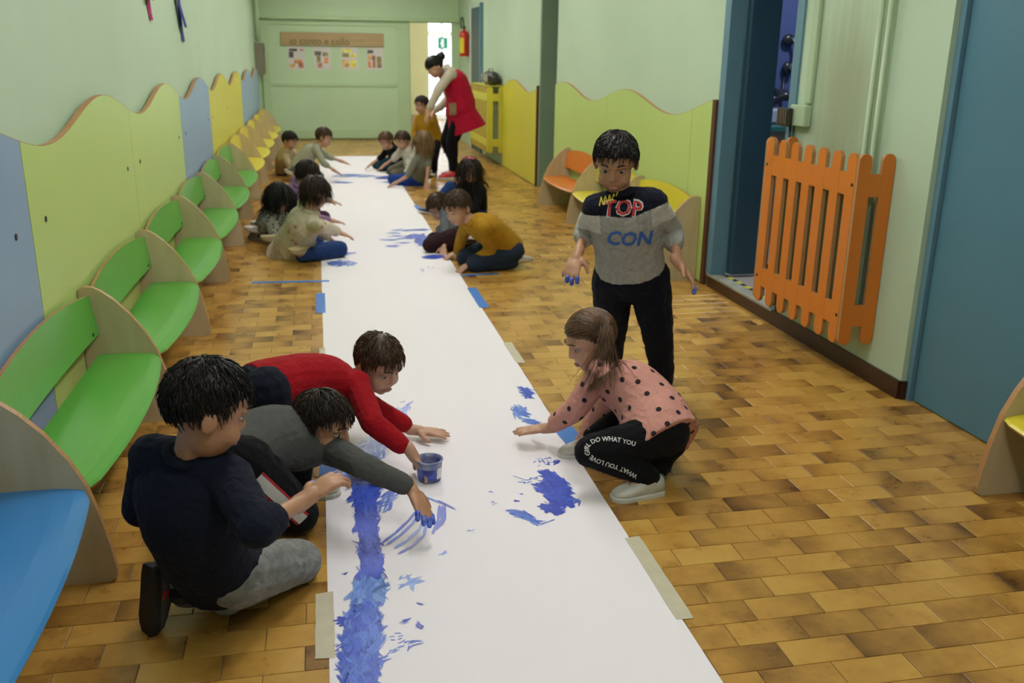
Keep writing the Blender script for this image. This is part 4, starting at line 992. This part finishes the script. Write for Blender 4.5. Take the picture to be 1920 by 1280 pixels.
# ------------------------------------------------------------ the cast
# navy boy kneeling in the foreground, back to the camera
A = Person('boy in navy jumper and grey sweatpants kneeling on the floor at lower left', ('z', 402, 1045, .20), 50, (352, 856, 'n'), 62, (388, 768, 'n'), (22, -22),
    LE=(264, 955, 'f'), LW=('d', .75, .65, .15), RE=(482, 990, 'n'), RW=(572, 936, 'f'), RH=(.75, .5, .28), Rc=.75, Lc=.5,
    LK=('k', 62, .06), LA=('z', 325, 1085, .125), RK=('z', 560, 1052, .062), RA=('z', 425, 1122, .055), LF=(-.12, -.05, -1), Lfn=(.8, .6, 0), RF=(-1, -.45, -.05), Rfn=(.1, .1, -1), sc=1.06, vox=.0045, skin=SK2, bend=.035)
A.top(M_navy, 1.25, -.20, .016); A.trousers(M_lgrey); A.shoes(M_shoeg, M_solek, mark=M_shoeg); A.hair(H_black, 'short', .04, 1100, .0022, seed=3); finger_paint(A, -1, (0, 1, 4))
# grey boy leaning over the paper
B = Person('boy in grey long-sleeved shirt leaning onto the paper behind the navy-jumper boy', ('z', 440, 862, .27), (.1, -.15, -1), (590, 838, 'f'), (.30, -.1, -.95), (606, 798, 'n'), (-30, -12),
    LE=('ik', .2, .6, -.2), LW=('w', .10, 3.02, .05), LH=(.8, .1, -.5), RE=(678, 872, 'n'), RW=(770, 914, 'f'), RH=(.35, -.75, -.5), Rn=(-.2, -.3, -.9), Rc=.3,
    LK=('ik', .8, .1, .6), LA=('z', 560, 895, .07), RK=('z', 560, 962, .07), RA=('k', 172, .05), LF=(1, -.1, 0), Lfn=(0, 0, 1), RF=(-1, -.1, -.1), Rfn=(.1, 0, -1), sc=1.04, vox=.0045, skin=SK2, bend=.05, torso=.31)
B.top(M_greyj, 1.85, -.2, .012); B.trousers(M_blk); B.shoes(M_shoew, M_solew); B.hair(H_dark, 'short', .045, 1000, .0022, seed=5); finger_paint(B, -1, (0, 1, 2, 3))
# red boy on hands and knees
C = Person('boy in red fleece top on hands and knees reaching across the paper', ('z', 490, 737, .305), (.5, -.1, -.85), (652, 718, 'f'), (.15, -.2, -.97), (708, 684, 'm'), (-52, -25),
    LE=('ik', .2, .8, .3), LW=('z', 778, 806, .04), LH=(.95, -.25, -.08), Lc=.08, RE=(698, 792, 'n'), RW=(776, 852, 'm'), RH=(.5, -.25, -.85), Rn=(-.5, -.2, -.6), Rc=.35,
    LK=('k', 15, .058), LA=('k', 178, .05), RK=('k', -5, .058), RA=('k', 184, .05), LF=(-1, 0, -.15), RF=(-1, 0, -.15), Lfn=(0, 0, -1), Rfn=(0, 0, -1), sc=1.06, vox=.0045, bend=.02)
C.top(M_redj, 1.72, -.12, .013); C.trousers(M_dnavy); C.shoes(M_shoek, M_solew); C.hair(H_brown, 'short', .042, 1000, .0022, seed=8); finger_paint(C, -1, (0, 1))
# pink girl squatting
D = Person('girl in pink polka-dot jumper squatting at the right paper edge', ('y', 1230, 826, 2.86), (-.95, .1, .2), (1137, 700, 'f'), (-.8, .1, -.6), (1108, 640, 'm'), (185, -22),
    LE=(1078, 768, 'f'), LW=(1028, 802, 'f'), LH=(-.9, .25, -.15), Lc=.1, RE=('d', -.35, .5, -.9), RW=('d', -.25, -.1, -.45), Rc=.6,
    LK=(1108, 846, 'n'), LA=('z', 1216, 893, .068), RK=('ik', .1, .9, .35), RA=('z', 1112, 818, .068), LF=(-1, -.16, 0), RF=(-1, -.1, 0), Lfn=(0, 0, 1), Rfn=(0, 0, 1), sc=1.05, vox=.0045, bend=.045, torso=.315)
D.top(M_pinkj, 1.62, -.13, .016, flare=.07); D.trousers(M_blk, name='leggings', g=.004); D.shoes(M_shoew, M_solew); D.hair(H_lbrown, 'pony', .05, 800, .0020, tie=(.88, -.38, .25), tail=.24, wind=(-.25, -.3, 0), seed=11)
# standing boy
E_ = Person('boy in navy and grey printed sweatshirt standing and facing the camera', ('y', 1182, 512, 3.55), 250, (1170, 370, 'n'), 252, (1154, 304, 'n'), (246, -22),
    LE=(1260, 436, 'f'), LW=(1272, 492, 'n'), LH=(.35, -.35, -.5), Ln=(-.3, -.2, -.9), Lc=.45, RE=(1100, 430, 'f'), RW=(1083, 476, 'n'), RH=(-.35, -.5, -.5), Rn=(.2, .5, -.6), Rc=.6,
    LK=('ik', .1, -1, 0), LA=('z', 1243, 712, .075), RK=('ik', -.2, -1, 0), RA=('z', 1142, 696, .075), LF=(.1, -1, -.05), RF=(-.25, -1, 0), Lfn=(0, 0, 1), Rfn=(0, 0, 1), sc=1.05, vox=.0045, skin=SK2, wide=1.06)
E_.trousers(M_dnavy, wr=.012, g=.014); E_.shoes(M_shoek, M_solek, mark=M_solew); E_.hair(H_black, 'short', .04, 1000, .0022, seed=14); finger_paint(E_, -1, (0, 1, 2)); finger_paint(E_, 1, (1,))
M_sweat = cloth('sweatshirt_grey_melange', (.40, .40, .37, 1), .2, 60)
N_, L_n = M_sweat.node_tree.nodes, M_sweat.node_tree.links
va = N_.new('ShaderNodeAttribute'); va.attribute_name = 'panel'; mx = N_.new('ShaderNodeMix'); mx.data_type = 'RGBA'; mx.blend_type = 'MULTIPLY'; mx.inputs[0].default_value = 1
bs_ = N_['Principled BSDF'].inputs['Base Color']; L_n.new(bs_.links[0].from_socket, mx.inputs[6]); L_n.new(va.outputs['Color'], mx.inputs[7]); L_n.new(mx.outputs[2], bs_)
sw = E_.top(M_sweat, 1.30, .07, .018, 'sweatshirt', .010)
# sewn colour panels: navy yoke, pale sleeve band, grey body
ca = sw.data.color_attributes.new('panel', 'FLOAT_COLOR', 'POINT'); z0 = aty(1150, 402, 3.45).z
cols = []
for v in sw.data.vertices:
    p = v.co-E_.nk; lt = p.dot(E_.cl); c = (1, 1, 1)
    cut = z0+.10*max(0, lt-.02)/.1*(.4 if lt > 0 else 0)
    if v.co.z > cut: c = (.025, .03, .06)
    elif abs(lt) > .10 and v.co.z > cut-.075: c = (1.6, 1.6, 1.65)
    cols += [c[0], c[1], c[2], 1]
ca.data.foreach_set('color', cols)

def bvh(o): me = o.data; return BVHTree.FromPolygons([v.co.copy() for v in me.vertices], [tuple(p.vertices) for p in me.polygons])
def decal(name, me, fn, tree, m, parent, off=.002, sub=1):
    """flat mesh me (x,y) -> photo pixels fn -> dropped onto the garment surface seen there"""
    bm = bmesh.new(); bm.from_mesh(me); bmesh.ops.triangulate(bm, faces=bm.faces)
    if sub: bmesh.ops.subdivide_edges(bm, edges=bm.edges, cuts=sub, use_grid_fill=True)
    bad = []
    for v in bm.verts:
        px, py = fn(v.co.x, v.co.y); d = ray(px, py).normalized(); h = tree.ray_cast(CAM, d)
        if h[0] is None: bad.append(v)
        else: v.co = h[0]+h[1]*off if h[1].dot(d) < 0 else h[0]-h[1]*off
    bmesh.ops.delete(bm, geom=bad, context='VERTS'); out = bpy.data.meshes.new(name); bm.to_mesh(out); bm.free(); out.materials.append(m)
    return link(name, out, None, parent)
def flat_text(txt, bold=0.):
    cu = bpy.data.curves.new('t', 'FONT'); cu.body = txt; cu.size = 1; cu.offset = bold; cu.resolution_u = 2
    o = bpy.data.objects.new('t', cu); COL.objects.link(o); dg = bpy.context.evaluated_depsgraph_get(); me = bpy.data.meshes.new_from_object(o.evaluated_get(dg))
    bpy.data.objects.remove(o); return me
tr = bvh(sw); P_red = mat('print_red', (.50, .02, .03, 1), .7, .1); P_pale = mat('print_pale', (.62, .60, .60, 1), .7, .05); P_blu = mat('print_blue', (.04, .14, .55, 1), .7, .15); P_yel = mat('print_yellow', (.60, .50, .03, 1), .7, .1)
def box_map(x0, y0, x1, y1, me, arc=0., slant=0.):
    xs = [v.co.x for v in me.vertices]; ys = [v.co.y for v in me.vertices]; a, b, c, d = min(xs), max(xs), min(ys), max(ys)
    def fn(x, y):
        u, w = (x-a)/(b-a), (y-c)/(d-c); return x0+(x1-x0)*u+slant*(w-.5), y1+(y0-y1)*w+arc*(2*u-1)**2+0
    return fn
t = flat_text('TOP', .045); decal('print_outline', t, box_map(1130, 371, 1206, 406, t, 5, 4), tr, P_pale, sw, .0016)
t = flat_text('TOP', .015); decal('print_top', t, box_map(1133, 374, 1203, 403, t, 5, 4), tr, P_red, sw, .0030)
t = flat_text('CON', .03); decal('print_con', t, box_map(1139, 434, 1222, 461, t, -3, 6), tr, P_blu, sw, .0020)
mbz = MB(); zig = [(0, 0), (.10, .8), (.2, .1), (.32, .9), (.42, .2), (.55, 1.), (.62, .3), (.78, 1.1), (.82, .5), (1, 1.3)]
for (xa, ya), (xb, yb) in zip(zig, zig[1:]): mbz.add([(xa-.03, ya, 0), (xa+.03, ya, 0), (xb+.03, yb, 0), (xb-.03, yb, 0)], [(0, 1, 2, 3)])
zm = mbz.mesh('z'); decal('print_script', zm, box_map(1123, 360, 1160, 386, zm), tr, P_yel, sw, .0036)
# lettering round the knee of the leggings
tr = bvh(D.pants); path = [V((x, y)) for x, y in ((1194, 893), (1172, 881), (1150, 873), (1128, 866), (1110, 858), (1101, 848), (1101, 837), (1109, 829), (1124, 824), (1145, 823), (1165, 826), (1185, 831), (1205, 836), (1225, 838))]
cl_ = [0]
for a, b in zip(path, path[1:]): cl_.append(cl_[-1]+(b-a).length)
def on_path(s_):
    s_ = max(0, min(cl_[-1]-.01, s_))
    for i in range(len(path)-1):
        if cl_[i+1] >= s_:
            f = (s_-cl_[i])/(cl_[i+1]-cl_[i]); d0 = (path[i+1]-path[max(i-1, 0)]); d1 = (path[min(i+2, len(path)-1)]-path[i]); return path[i].lerp(path[i+1], f), d0.lerp(d1, f).normalized()
t = flat_text('WHAT YOU LOVE GIRL DO WHAT YOU', .02); wmax = max(v.co.x for v in t.vertices); k_ = cl_[-1]*.86/wmax
def fnp(x, y): p, d = on_path(x*k_); return p.x+d.y*(y-.3)*12, p.y-d.x*(y-.3)*12
decal('lettering', t, fnp, tr, P_pale, D.pants, .0022, 0)
# polka dots spread over the pink jumper
me = D.shirt.data; R_ = random.Random(2); order = list(range(len(me.vertices))); R_.shuffle(order); pts = []; grid = {}
for i in order:
    p = me.vertices[i].co; key = tuple(int(ifloor(x/.058)) for x in p); ok = True
    for a in (-1, 0, 1):
        for b in (-1, 0, 1):
            for c in (-1, 0, 1):
                for q in grid.get((key[0]+a, key[1]+b, key[2]+c), ()):
                    if (q-p).length < .058: ok = False
    if ok: grid.setdefault(key, []).append(p.copy())
dist = []
for v in me.vertices:
    p = v.co; key = tuple(int(ifloor(x/.058)) for x in p); best = .07
    for a in (-1, 0, 1):
        for b in (-1, 0, 1):
            for c in (-1, 0, 1):
                for q in grid.get((key[0]+a, key[1]+b, key[2]+c), ()): best = min(best, (q-p).length)
    dist.append(best)
at_ = me.attributes.new('dotdist', 'FLOAT', 'POINT'); at_.data.foreach_set('value', dist)
N_, L_n = M_pinkj.node_tree.nodes, M_pinkj.node_tree.links; va = N_.new('ShaderNodeAttribute'); va.attribute_name = 'dotdist'
mr = N_.new('ShaderNodeMapRange'); mr.inputs[1].default_value = .009; mr.inputs[2].default_value = .011; L_n.new(va.outputs['Fac'], mr.inputs[0])
mx = N_.new('ShaderNodeMix'); mx.data_type = 'RGBA'; L_n.new(mr.outputs[0], mx.inputs[0]); mx.inputs[6].default_value = (.03, .022, .03, 1); bs_ = N_['Principled BSDF'].inputs['Base Color']; L_n.new(bs_.links[0].from_socket, mx.inputs[7]); L_n.new(mx.outputs[2], bs_)
# green heel tabs, trouser stripes, shoe letter
M_heel = mat('heel_green', (.01, .16, .07, 1), .5, .1)
for q in (1, -1):
    d, n = D.foot_frame(q); b = D.an[q]-n*.066*D.sc; l = n.cross(d)
    MB().ell(b-d*.050*D.sc+n*.052*D.sc, (l, d, n), (.020, .007, .017), 12, 8).build('heel_tab', M_heel, D.shoe[q], True)
def limb_stripe(P, q, side, seg, w0, w1, m, name, off=.002):
    tree = bvh(P.pants); side = V(side).normalized(); a, b = (P.hip[q], P.kn[q]) if seg == 0 else (P.kn[q], P.an[q]); ax = (b-a).normalized(); s_ = (side-ax*side.dot(ax)).normalized(); up = ax.cross(s_)
    rows = []
    for i in range(19):
        f = .06+.88*i/18; c = a.lerp(b, f); row = []
        for w in (w0, (w0+w1)/2, w1):
            o0 = c+up*w+s_*.25; h = tree.ray_cast(o0, -s_); row.append(h[0]+h[1]*off if h[0] is not None else c+up*w+s_*.06)
        rows.append(row)
    mb = MB(); vs = [p for r in rows for p in r]; mb.add(vs, [(i*3+j, i*3+j+1, i*3+j+4, i*3+j+3) for i in range(18) for j in range(2)]); mb.build(name, m, P.pants)
P_str = mat('stripe_white', (.55, .55, .52, 1), .8, .05)
for seg in (0, 1):
    limb_stripe(B, -1, (.15, -1, .25), seg, -.016, .016, P_str, 'side_stripe', .0030); limb_stripe(B, -1, (.15, -1, .25), seg, -.024, .024, P_red, 'stripe_edge', .0015)
tr = bvh(A.shoe[1]); t = flat_text('N', .06)
decal('letter', t, box_map(306, 1096, 322, 1124, t, 0, 4), tr, P_red, A.shoe[1], .0015)
# navy boy's paint cup is the tub the others dip into
# the others, farther away
FV = .0075
def zpt(x, y, z): return ('z', x, y, z)
F_ = Person('child in mustard jumper and dark jeans on hands and knees at the right paper edge', ('y', 948, 462, 6.38), (-.5, 0, -.8), (886, 416, 'n'), (-.4, -.1, -.9), (856, 388, 'm'), (215, -25),
    LE=('ik', .3, 0, .1), LW=zpt(880, 495, .05), LH=(-.8, -.4, -.4), RE=('ik', -.2, .5, .2), RW=zpt(858, 472, .05), RH=(-.8, -.3, -.3),
    LK=('k', 190, .055), LA=('k', 5, .05), RK=('k', 175, .055), RA=('k', 5, .05), LF=(1, -.05, -.3), RF=(1, .1, -.2), Lfn=(0, -.2, -1), Rfn=(0, -.2, -1), sc=1.08, vox=FV, torso=.32)
F_.top(M_must, 1.9, -.2, .014); F_.trousers(M_jean); F_.shoes(M_shoew, M_solew); F_.hair(H_brown, 'short', .045, 420, .0035, seed=21)
G_ = Person('brown-haired child in grey jumper crouching behind the mustard-jumper child', ('y', 868, 450, 7.1), (-.7, -.1, -.5), (846, 408, 'f'), (-.6, -.1, -.7), (822, 386, 'm'), (195, -45),
    LE=('ik', .2, -.2, .3), LW=zpt(832, 462, .05), RE=('ik', .1, .5, .2), RW=zpt(826, 452, .05),
    LK=('k', 200, .06), LA=('k', 10, .05), RK=('k', 170, .06), RA=('k', 0, .05), LF=(1, 0, -.1), RF=(1, 0, -.1), Lfn=(0, 0, -1), Rfn=(0, 0, -1), sc=1., vox=FV, torso=.30)
G_.top(cloth('jumper_mid_grey', (.11, .12, .135, 1)), 1.6); G_.trousers(cloth('trousers_maroon_dark', (.03, .012, .015, 1))); G_.shoes(M_shoek, M_solew); G_.hair(H_brown, 'short', .05, 420, .0035, seed=22)
H_ = Person('long-haired girl in black top and blue jeans sitting beyond the mustard-jumper child', ('y', 892, 388, 8.75), 200, (886, 345, 'n'), 215, (882, 318, 'm'), (228, -20),
    LE=('d', -.3, -.5, -.7), LW=('d', -.8, -.1, -.2), RE=('d', -.5, .4, -.7), RW=('d', -.8, 0, -.1), LK=('k', 215, .10), LA=('k', 60, .06), RK=('k', 178, .24), RA=('k', 190, .06), LF=(-.3, .9, 0), RF=(-1, 0, .2), Lfn=(0, 0, 1), Rfn=(.2, 0, 1), sc=1.02, vox=FV, torso=.30)
H_.top(M_blk, 1.9, name='top'); H_.trousers(M_jeanb); H_.shoes(mat('shoe_dark_blue', (.02, .03, .12, 1), .5, .1), M_solew); H_.hair(H_dark, 'long', .26, 420, .0040, seed=23)
MB().ell(H_.hc+H_.hu*.115*H_.hs, (H_.hl, H_.hf, H_.hu), (.075, .012, .014), 14, 8).build('hair_band', mat('hair_band_pink', (.6, .12, .14, 1), .5, .1), H_.root, True)

def pattern(name, base, spot, scale, thr, base2=None):
    m = cloth(name, base, .1, 9, base2); N, L = m.node_tree.nodes, m.node_tree.links; b = N['Principled BSDF']
    vo = N.new('ShaderNodeTexVoronoi'); vo.inputs['Scale'].default_value = scale; tc = [x for x in N if x.type == 'TEX_COORD'][0]; L.new(tc.outputs['Object'], vo.inputs['Vector'])
    ns = N.new('ShaderNodeTexNoise'); ns.inputs['Scale'].default_value = scale*1.7; L.new(tc.outputs['Object'], ns.inputs['Vector'])
    ad = N.new('ShaderNodeMath'); ad.operation = 'MULTIPLY_ADD'; L.new(ns.outputs[0], ad.inputs[0]); ad.inputs[1].default_value = .5; L.new(vo.outputs['Distance'], ad.inputs[2])
    mr = N.new('ShaderNodeMapRange'); L.new(ad.outputs[0], mr.inputs[0]); mr.inputs[1].default_value = thr; mr.inputs[2].default_value = thr+.06
    mx = N.new('ShaderNodeMix'); mx.data_type = 'RGBA'; L.new(mr.outputs[0], mx.inputs[0]); mx.inputs[6].default_value = spot
    src = b.inputs['Base Color'].links[0].from_socket if b.inputs['Base Color'].links else None
    if src: L.new(src, mx.inputs[7])
    else: mx.inputs[7].default_value = base
    L.new(mx.outputs[2], b.inputs['Base Color']); return m
M_floral = pattern('cotton_flowered', (.62, .55, .45, 1), (.45, .20, .17, 1), 16, .42, (.50, .46, .34, 1)); M_leo = pattern('knit_grey_speckled', (.30, .30, .25, 1), (.06, .055, .05, 1), 30, .55, (.20, .20, .16, 1))
I_ = Person('dark-haired girl in cream flowered top kneeling at the left paper edge', ('y', 556, 462, 6.95), 40, (583, 398, 'n'), 20, (592, 352, 'm'), (35, -30),
    LE=('d', .2, .5, -.8), LW=('d', .5, .4, -.5), RE=(606, 424, 'n'), RW=(632, 434, 'f'), RH=(.9, .1, -.4), LK=('k', 50, .06), LA=('k', 190, .05), RK=('k', -8, .06), RA=zpt(566, 480, .05), LF=(-1, -.2, 0), RF=(-.5, -.8, 0), Lfn=(0, 0, -1), Rfn=(-.2, -.2, -.8), sc=1.08, vox=FV)
I_.top(M_floral, 1.9, -.4, .018, 'tunic', .01, .07); I_.trousers(M_jeanb); I_.shoes(mat('shoe_beige', (.45, .38, .24, 1), .6, .1), mat('sole_tan', (.42, .34, .18, 1), .6, .1)); I_.hair(H_dark, 'bob', .11, 700, .0032, seed=24)
J_ = Person('black-haired girl in grey speckled dress sitting by the left wall benches', ('y', 503, 448, 7.7), 10, (516, 400, 'n'), -15, (524, 370, 'm'), (-20, -25),
    LE=('d', .4, .3, -.8), LW=('d', .8, .1, -.1), RE=('d', .2, -.5, -.8), RW=('d', .8, .2, -.1), LK=('k', 20, .08), LA=('k', 200, .06), RK=('k', -20, .08), RA=('k', 185, .06), LF=(-.8, .1, 0), RF=(-1, -.2, 0), Lfn=(0, 0, -1), Rfn=(0, 0, -1), sc=1.02, vox=FV, torso=.32)
J_.top(M_leo, 1.9, -.5, .018, 'dress', .01, .07); J_.trousers(M_jean); J_.shoes(M_shoew, M_solew); J_.hair(H_black, 'long', .20, 700, .0032, seed=25)
K_ = Person('dark-haired child in lilac top sitting between the flowered and speckled girls', ('y', 548, 406, 8.15), 15, (561, 350, 'n'), 15, (577, 324, 'm'), (20, -25),
    LE=('d', .5, .4, -.7), LW=('d', .8, .1, -.2), RE=('d', .4, -.4, -.7), RW=('d', .8, .2, -.2), LK=('k', 40, .10), LA=('k', 200, .06), RK=('k', -10, .10), RA=('k', 170, .06), LF=(-1, .2, 0), RF=(-1, 0, 0), Lfn=(0, 0, -1), Rfn=(0, 0, -1), sc=1.0, vox=FV)
K_.top(cloth('jersey_lilac', (.30, .17, .30, 1)), 1.8); K_.trousers(cloth('leggings_plum', (.06, .02, .05, 1))); K_.shoes(M_shoew, M_solew); K_.hair(H_dark, 'bob', .08, 500, .0034, seed=26)
L_ = Person('child in cream top kneeling far left near the yellow benches', ('y', 532, 316, 11.95), 0, (538, 283, 'n'), -10, (543, 264, 'm'), (-25, -20),
    LE=('d', .5, .4, -.7), LW=('d', .8, .1, -.3), RE=('d', .4, -.4, -.7), RW=('d', .8, .1, -.3), LK=('k', 20, .06), LA=('k', 200, .05), RK=('k', -20, .06), RA=('k', 165, .05), LF=(-1, .2, 0), RF=(-1, 0, 0), Lfn=(0, 0, -1), Rfn=(0, 0, -1), sc=1.0, vox=.009)
L_.top(cloth('jersey_cream', (.50, .40, .24, 1)), 1.8); L_.trousers(cloth('leggings_purple', (.07, .02, .05, 1))); L_.shoes(M_shoew, M_solew); L_.hair(H_black, 'short', .05, 260, .0048, seed=27)
N_ = Person('child in pale grey-green top far left stretching an arm over the paper', ('y', 558, 316, 11.35), 10, (587, 284, 'm'), 0, (600, 268, 'm'), (-10, -20),
    LE=('d', .7, .4, -.5), LW=('d', .8, .2, -.3), RE=(607, 306, 'n'), RW=(626, 319, 'f'), RH=(.8, 0, -.5), LK=('k', 25, .06), LA=('k', 200, .05), RK=('k', -20, .06), RA=('k', 165, .05), LF=(-1, .2, 0), RF=(-1, 0, 0), Lfn=(0, 0, -1), Rfn=(0, 0, -1), sc=1.02, vox=.009)
N_.top(cloth('jersey_sage_grey', (.34, .36, .27, 1)), 1.3); N_.trousers(cloth('leggings_grey', (.12, .12, .12, 1))); N_.shoes(M_shoew, M_solew); N_.hair(H_brown, 'short', .05, 260, .0048, seed=28)
O_ = Person('child in black top kneeling far right at the paper, first in the row of three', ('y', 745, 309, 12.3), 190, (736, 280, 'n'), 195, (722, 262, 'm'), (215, -25),
    LE=('d', -.3, -.4, -.8), LW=('d', -.6, -.35, -.65), RE=('d', -.5, .3, -.7), RW=('d', -.7, .1, -.5), LK=('k', 205, .06), LA=('k', 20, .05), RK=('k', 170, .06), RA=('k', 0, .05), LF=(1, .2, 0), RF=(1, 0, 0), Lfn=(0, 0, -1), Rfn=(0, 0, -1), sc=1.02, vox=.009)
O_.top(M_blk, 1.3); O_.trousers(cloth('trousers_teal', (.01, .05, .07, 1))); O_.shoes(M_shoek, M_solew); O_.hair(H_lbrown, 'short', .05, 260, .0048, seed=29)
P_ = Person('child in fluffy white top kneeling far right between the black-topped and blond children', ('y', 774, 312, 11.55), 195, (766, 282, 'n'), 200, (754, 262, 'm'), (215, -25),
    LE=('d', -.3, -.5, -.8), LW=('d', -.55, -.45, -.65), RE=('d', -.6, .3, -.7), RW=('d', -.7, .1, -.5), LK=('k', 205, .06), LA=('k', 20, .05), RK=('k', 170, .06), RA=('k', 0, .05), LF=(1, .2, 0), RF=(1, 0, 0), Lfn=(0, 0, -1), Rfn=(0, 0, -1), sc=1.02, vox=.009)
P_.top(cloth('fluffy_white', (.62, .58, .50, 1), .15, 20, None, .9, 60), 1.2, g=.02, wr=.03); P_.trousers(cloth('trousers_olive_grey', (.16, .15, .11, 1))); P_.shoes(M_shoew, M_solew); P_.hair(H_brown, 'short', .05, 260, .0048, seed=30)
Q_ = Person('child with long blond hair in grey T-shirt and bright blue trousers seen from behind', ('y', 787, 330, 10.8), 140, (790, 288, 'n'), 130, (793, 262, 'm'), (130, -25),
    LE=('d', -.4, .2, -.8), LW=('d', -.7, .1, -.4), RE=(803, 312, 'n'), RW=('d', -.15, -.3, -.9), LK=('k', 165, .06), LA=('k', -20, .05), RK=('k', 130, .06), RA=('k', -40, .05), LF=(1, -.3, 0), RF=(.8, -.5, 0), Lfn=(0, 0, -1), Rfn=(0, 0, -1), sc=1.04, vox=.009)
Q_.top(cloth('tshirt_grey_marl', (.20, .21, .17, 1)), .9, name='t_shirt'); Q_.trousers(cloth('trousers_bright_blue', (.015, .05, .26, 1))); Q_.shoes(mat('shoe_olive', (.14, .12, .06, 1), .6, .1), M_solew); Q_.hair(H_blond, 'long', .20, 320, .0050, seed=31)
R_ = Person('child in mustard top and black trousers standing in front of the bending woman', ('y', 806, 267, 11.75), 240, (797, 217, 'm'), 240, (789, 193, 'm'), (215, -10),
    LE=('d', .3, -.2, -.9), LW=('d', .3, -.2, -.9), RE=('d', -.3, 0, -.9), RW=('d', .1, -.5, -.6), LK=('ik', -.2, -1, 0), LA=('w', 1.38, 11.74, .07), RK=('ik', -.3, -1, 0), RA=('w', 1.25, 11.72, .07), LF=(-.4, -1, 0), RF=(-.5, -1, 0), Lfn=(0, 0, 1), Rfn=(0, 0, 1), sc=.98, vox=.009)
R_.top(M_must, 1.6, -.3, .016); R_.trousers(M_blk); R_.shoes(M_shoek, M_solew); R_.hair(H_dark, 'short', .05, 260, .0048, seed=32)
# the teacher
T_ = Person('woman with black hair tied back in red smock bending down to a child', ('y', 862, 203, 11.32), (-.9, -.2, -.3), (838, 137, 'm'), (-.75, -.2, -.6), (815, 126, 'n'), (195, -35),
    LE=(822, 168, 'n'), LW=(802, 212, 'n'), LH=(-.3, -.1, -.8), RE=(845, 190, 'f'), RW=(808, 214, 'n'), RH=(-.6, 0, -.6), LK=('ik', -1, -.1, 0), LA=('w', 1.56, 11.30, .10), RK=('ik', -1, 0, 0), RA=('w', 1.62, 11.52, .10), LF=(-1, -.15, 0), RF=(-1, -.1, 0), Lfn=(0, 0, 1), Rfn=(0, 0, 1), sc=1.46, hsc=1.12, vox=.009, bend=.04, torso=.32, necklen=.17)
T_.top(cloth('knit_cream', (.55, .50, .40, 1)), 1.9, -.1, .010, 'pullover'); M_smock = cloth('smock_red', (.42, .008, .035, 1))
mb = MB(); loft(mb, T_.torso_rings(.026, -.60, .93, 1., .035)); o = remesh(mb, 'smock', .009, M_smock, T_.root, 5, .012, .08)
T_.trousers(M_blk, name='leggings', g=.002); T_.shoes(mat('shoe_red', (.6, .03, .05, 1), .5, .1), M_solew); T_.hair(H_black, 'pony', .05, 500, .0040, tie=(0, -.9, .3), tail=.07, seed=33, fringe=.12, back=-.95)
MB().ell(T_.hc-T_.hf*.135+T_.hu*.055, (X3, Y3, Z3), (.055, .05, .05), 14, 10).build('hair_bun', H_black, T_.root, True)
tr = bvh(o); pm = MB()
for i in range(6):
    for j in range(6): pm.add([(i, j, 0), (i+1, j, 0), (i+1, j+1, 0), (i, j+1, 0)], [(0, 1, 2, 3)])
pme = pm.mesh('pocket'); decal('pocket', pme, box_map(843, 193, 856, 216, pme), tr, cloth('pocket_print', (.22, .24, .10, 1), .6, 30, (.30, .10, .08, 1)), o, .004, 0)
print('\n'.join(Person.LOG))
# ------------------------------------------------------------ paint tub
c = atz(808, 908, .0016); c = V((c.x, c.y+.045, .0018))
tub = thing('paint_tub', (c.x, c.y, .0018), 'small clear plastic tub of blue paint standing on the paper', 'tub')
M_tub = mat('clear_plastic', (.30, .33, .44, 1), .25, .3, 25, col2=(.08, .11, .32, 1)); M_pt = mat('paint_deep_blue', (.012, .02, .20, 1), .2, .5, 40, col2=(.05, .10, .5, 1))
MB().lathe([(0, 0), (.040, 0), (.046, .058), (.046, .074), (.050, .076), (.050, .080), (.0445, .080), (.0435, .058), (.038, .006), (0, .006)], c, (0, 0, 1), 30).build('wall', M_tub, tub, True)
MB().lathe([(0, .0062), (.0378, .0062), (.0412, .042), (.02, .046), (0, .043)], c, (0, 0, 1), 30).build('paint', M_pt, tub, True)
mb = MB(); 
for a0, a1, z0, z1, nm, m in ((2.6, 5.1, .012, .052, 'paint_smears', M_pt), (5.25, 5.95, .014, .056, 'label', M_paper)):
    q = MB(); n = 14
    pts = [[c+V((cos(a0+(a1-a0)*i/n)*(.0412+.006*z/.058), sin(a0+(a1-a0)*i/n)*(.0412+.006*z/.058), z)) for z in (z0, z1)] for i in range(n+1)]
    for i in range(n): q.add([pts[i][0], pts[i+1][0], pts[i+1][1], pts[i][1]], [(0, 1, 2, 3)])
    q.build(nm, m, tub, True)
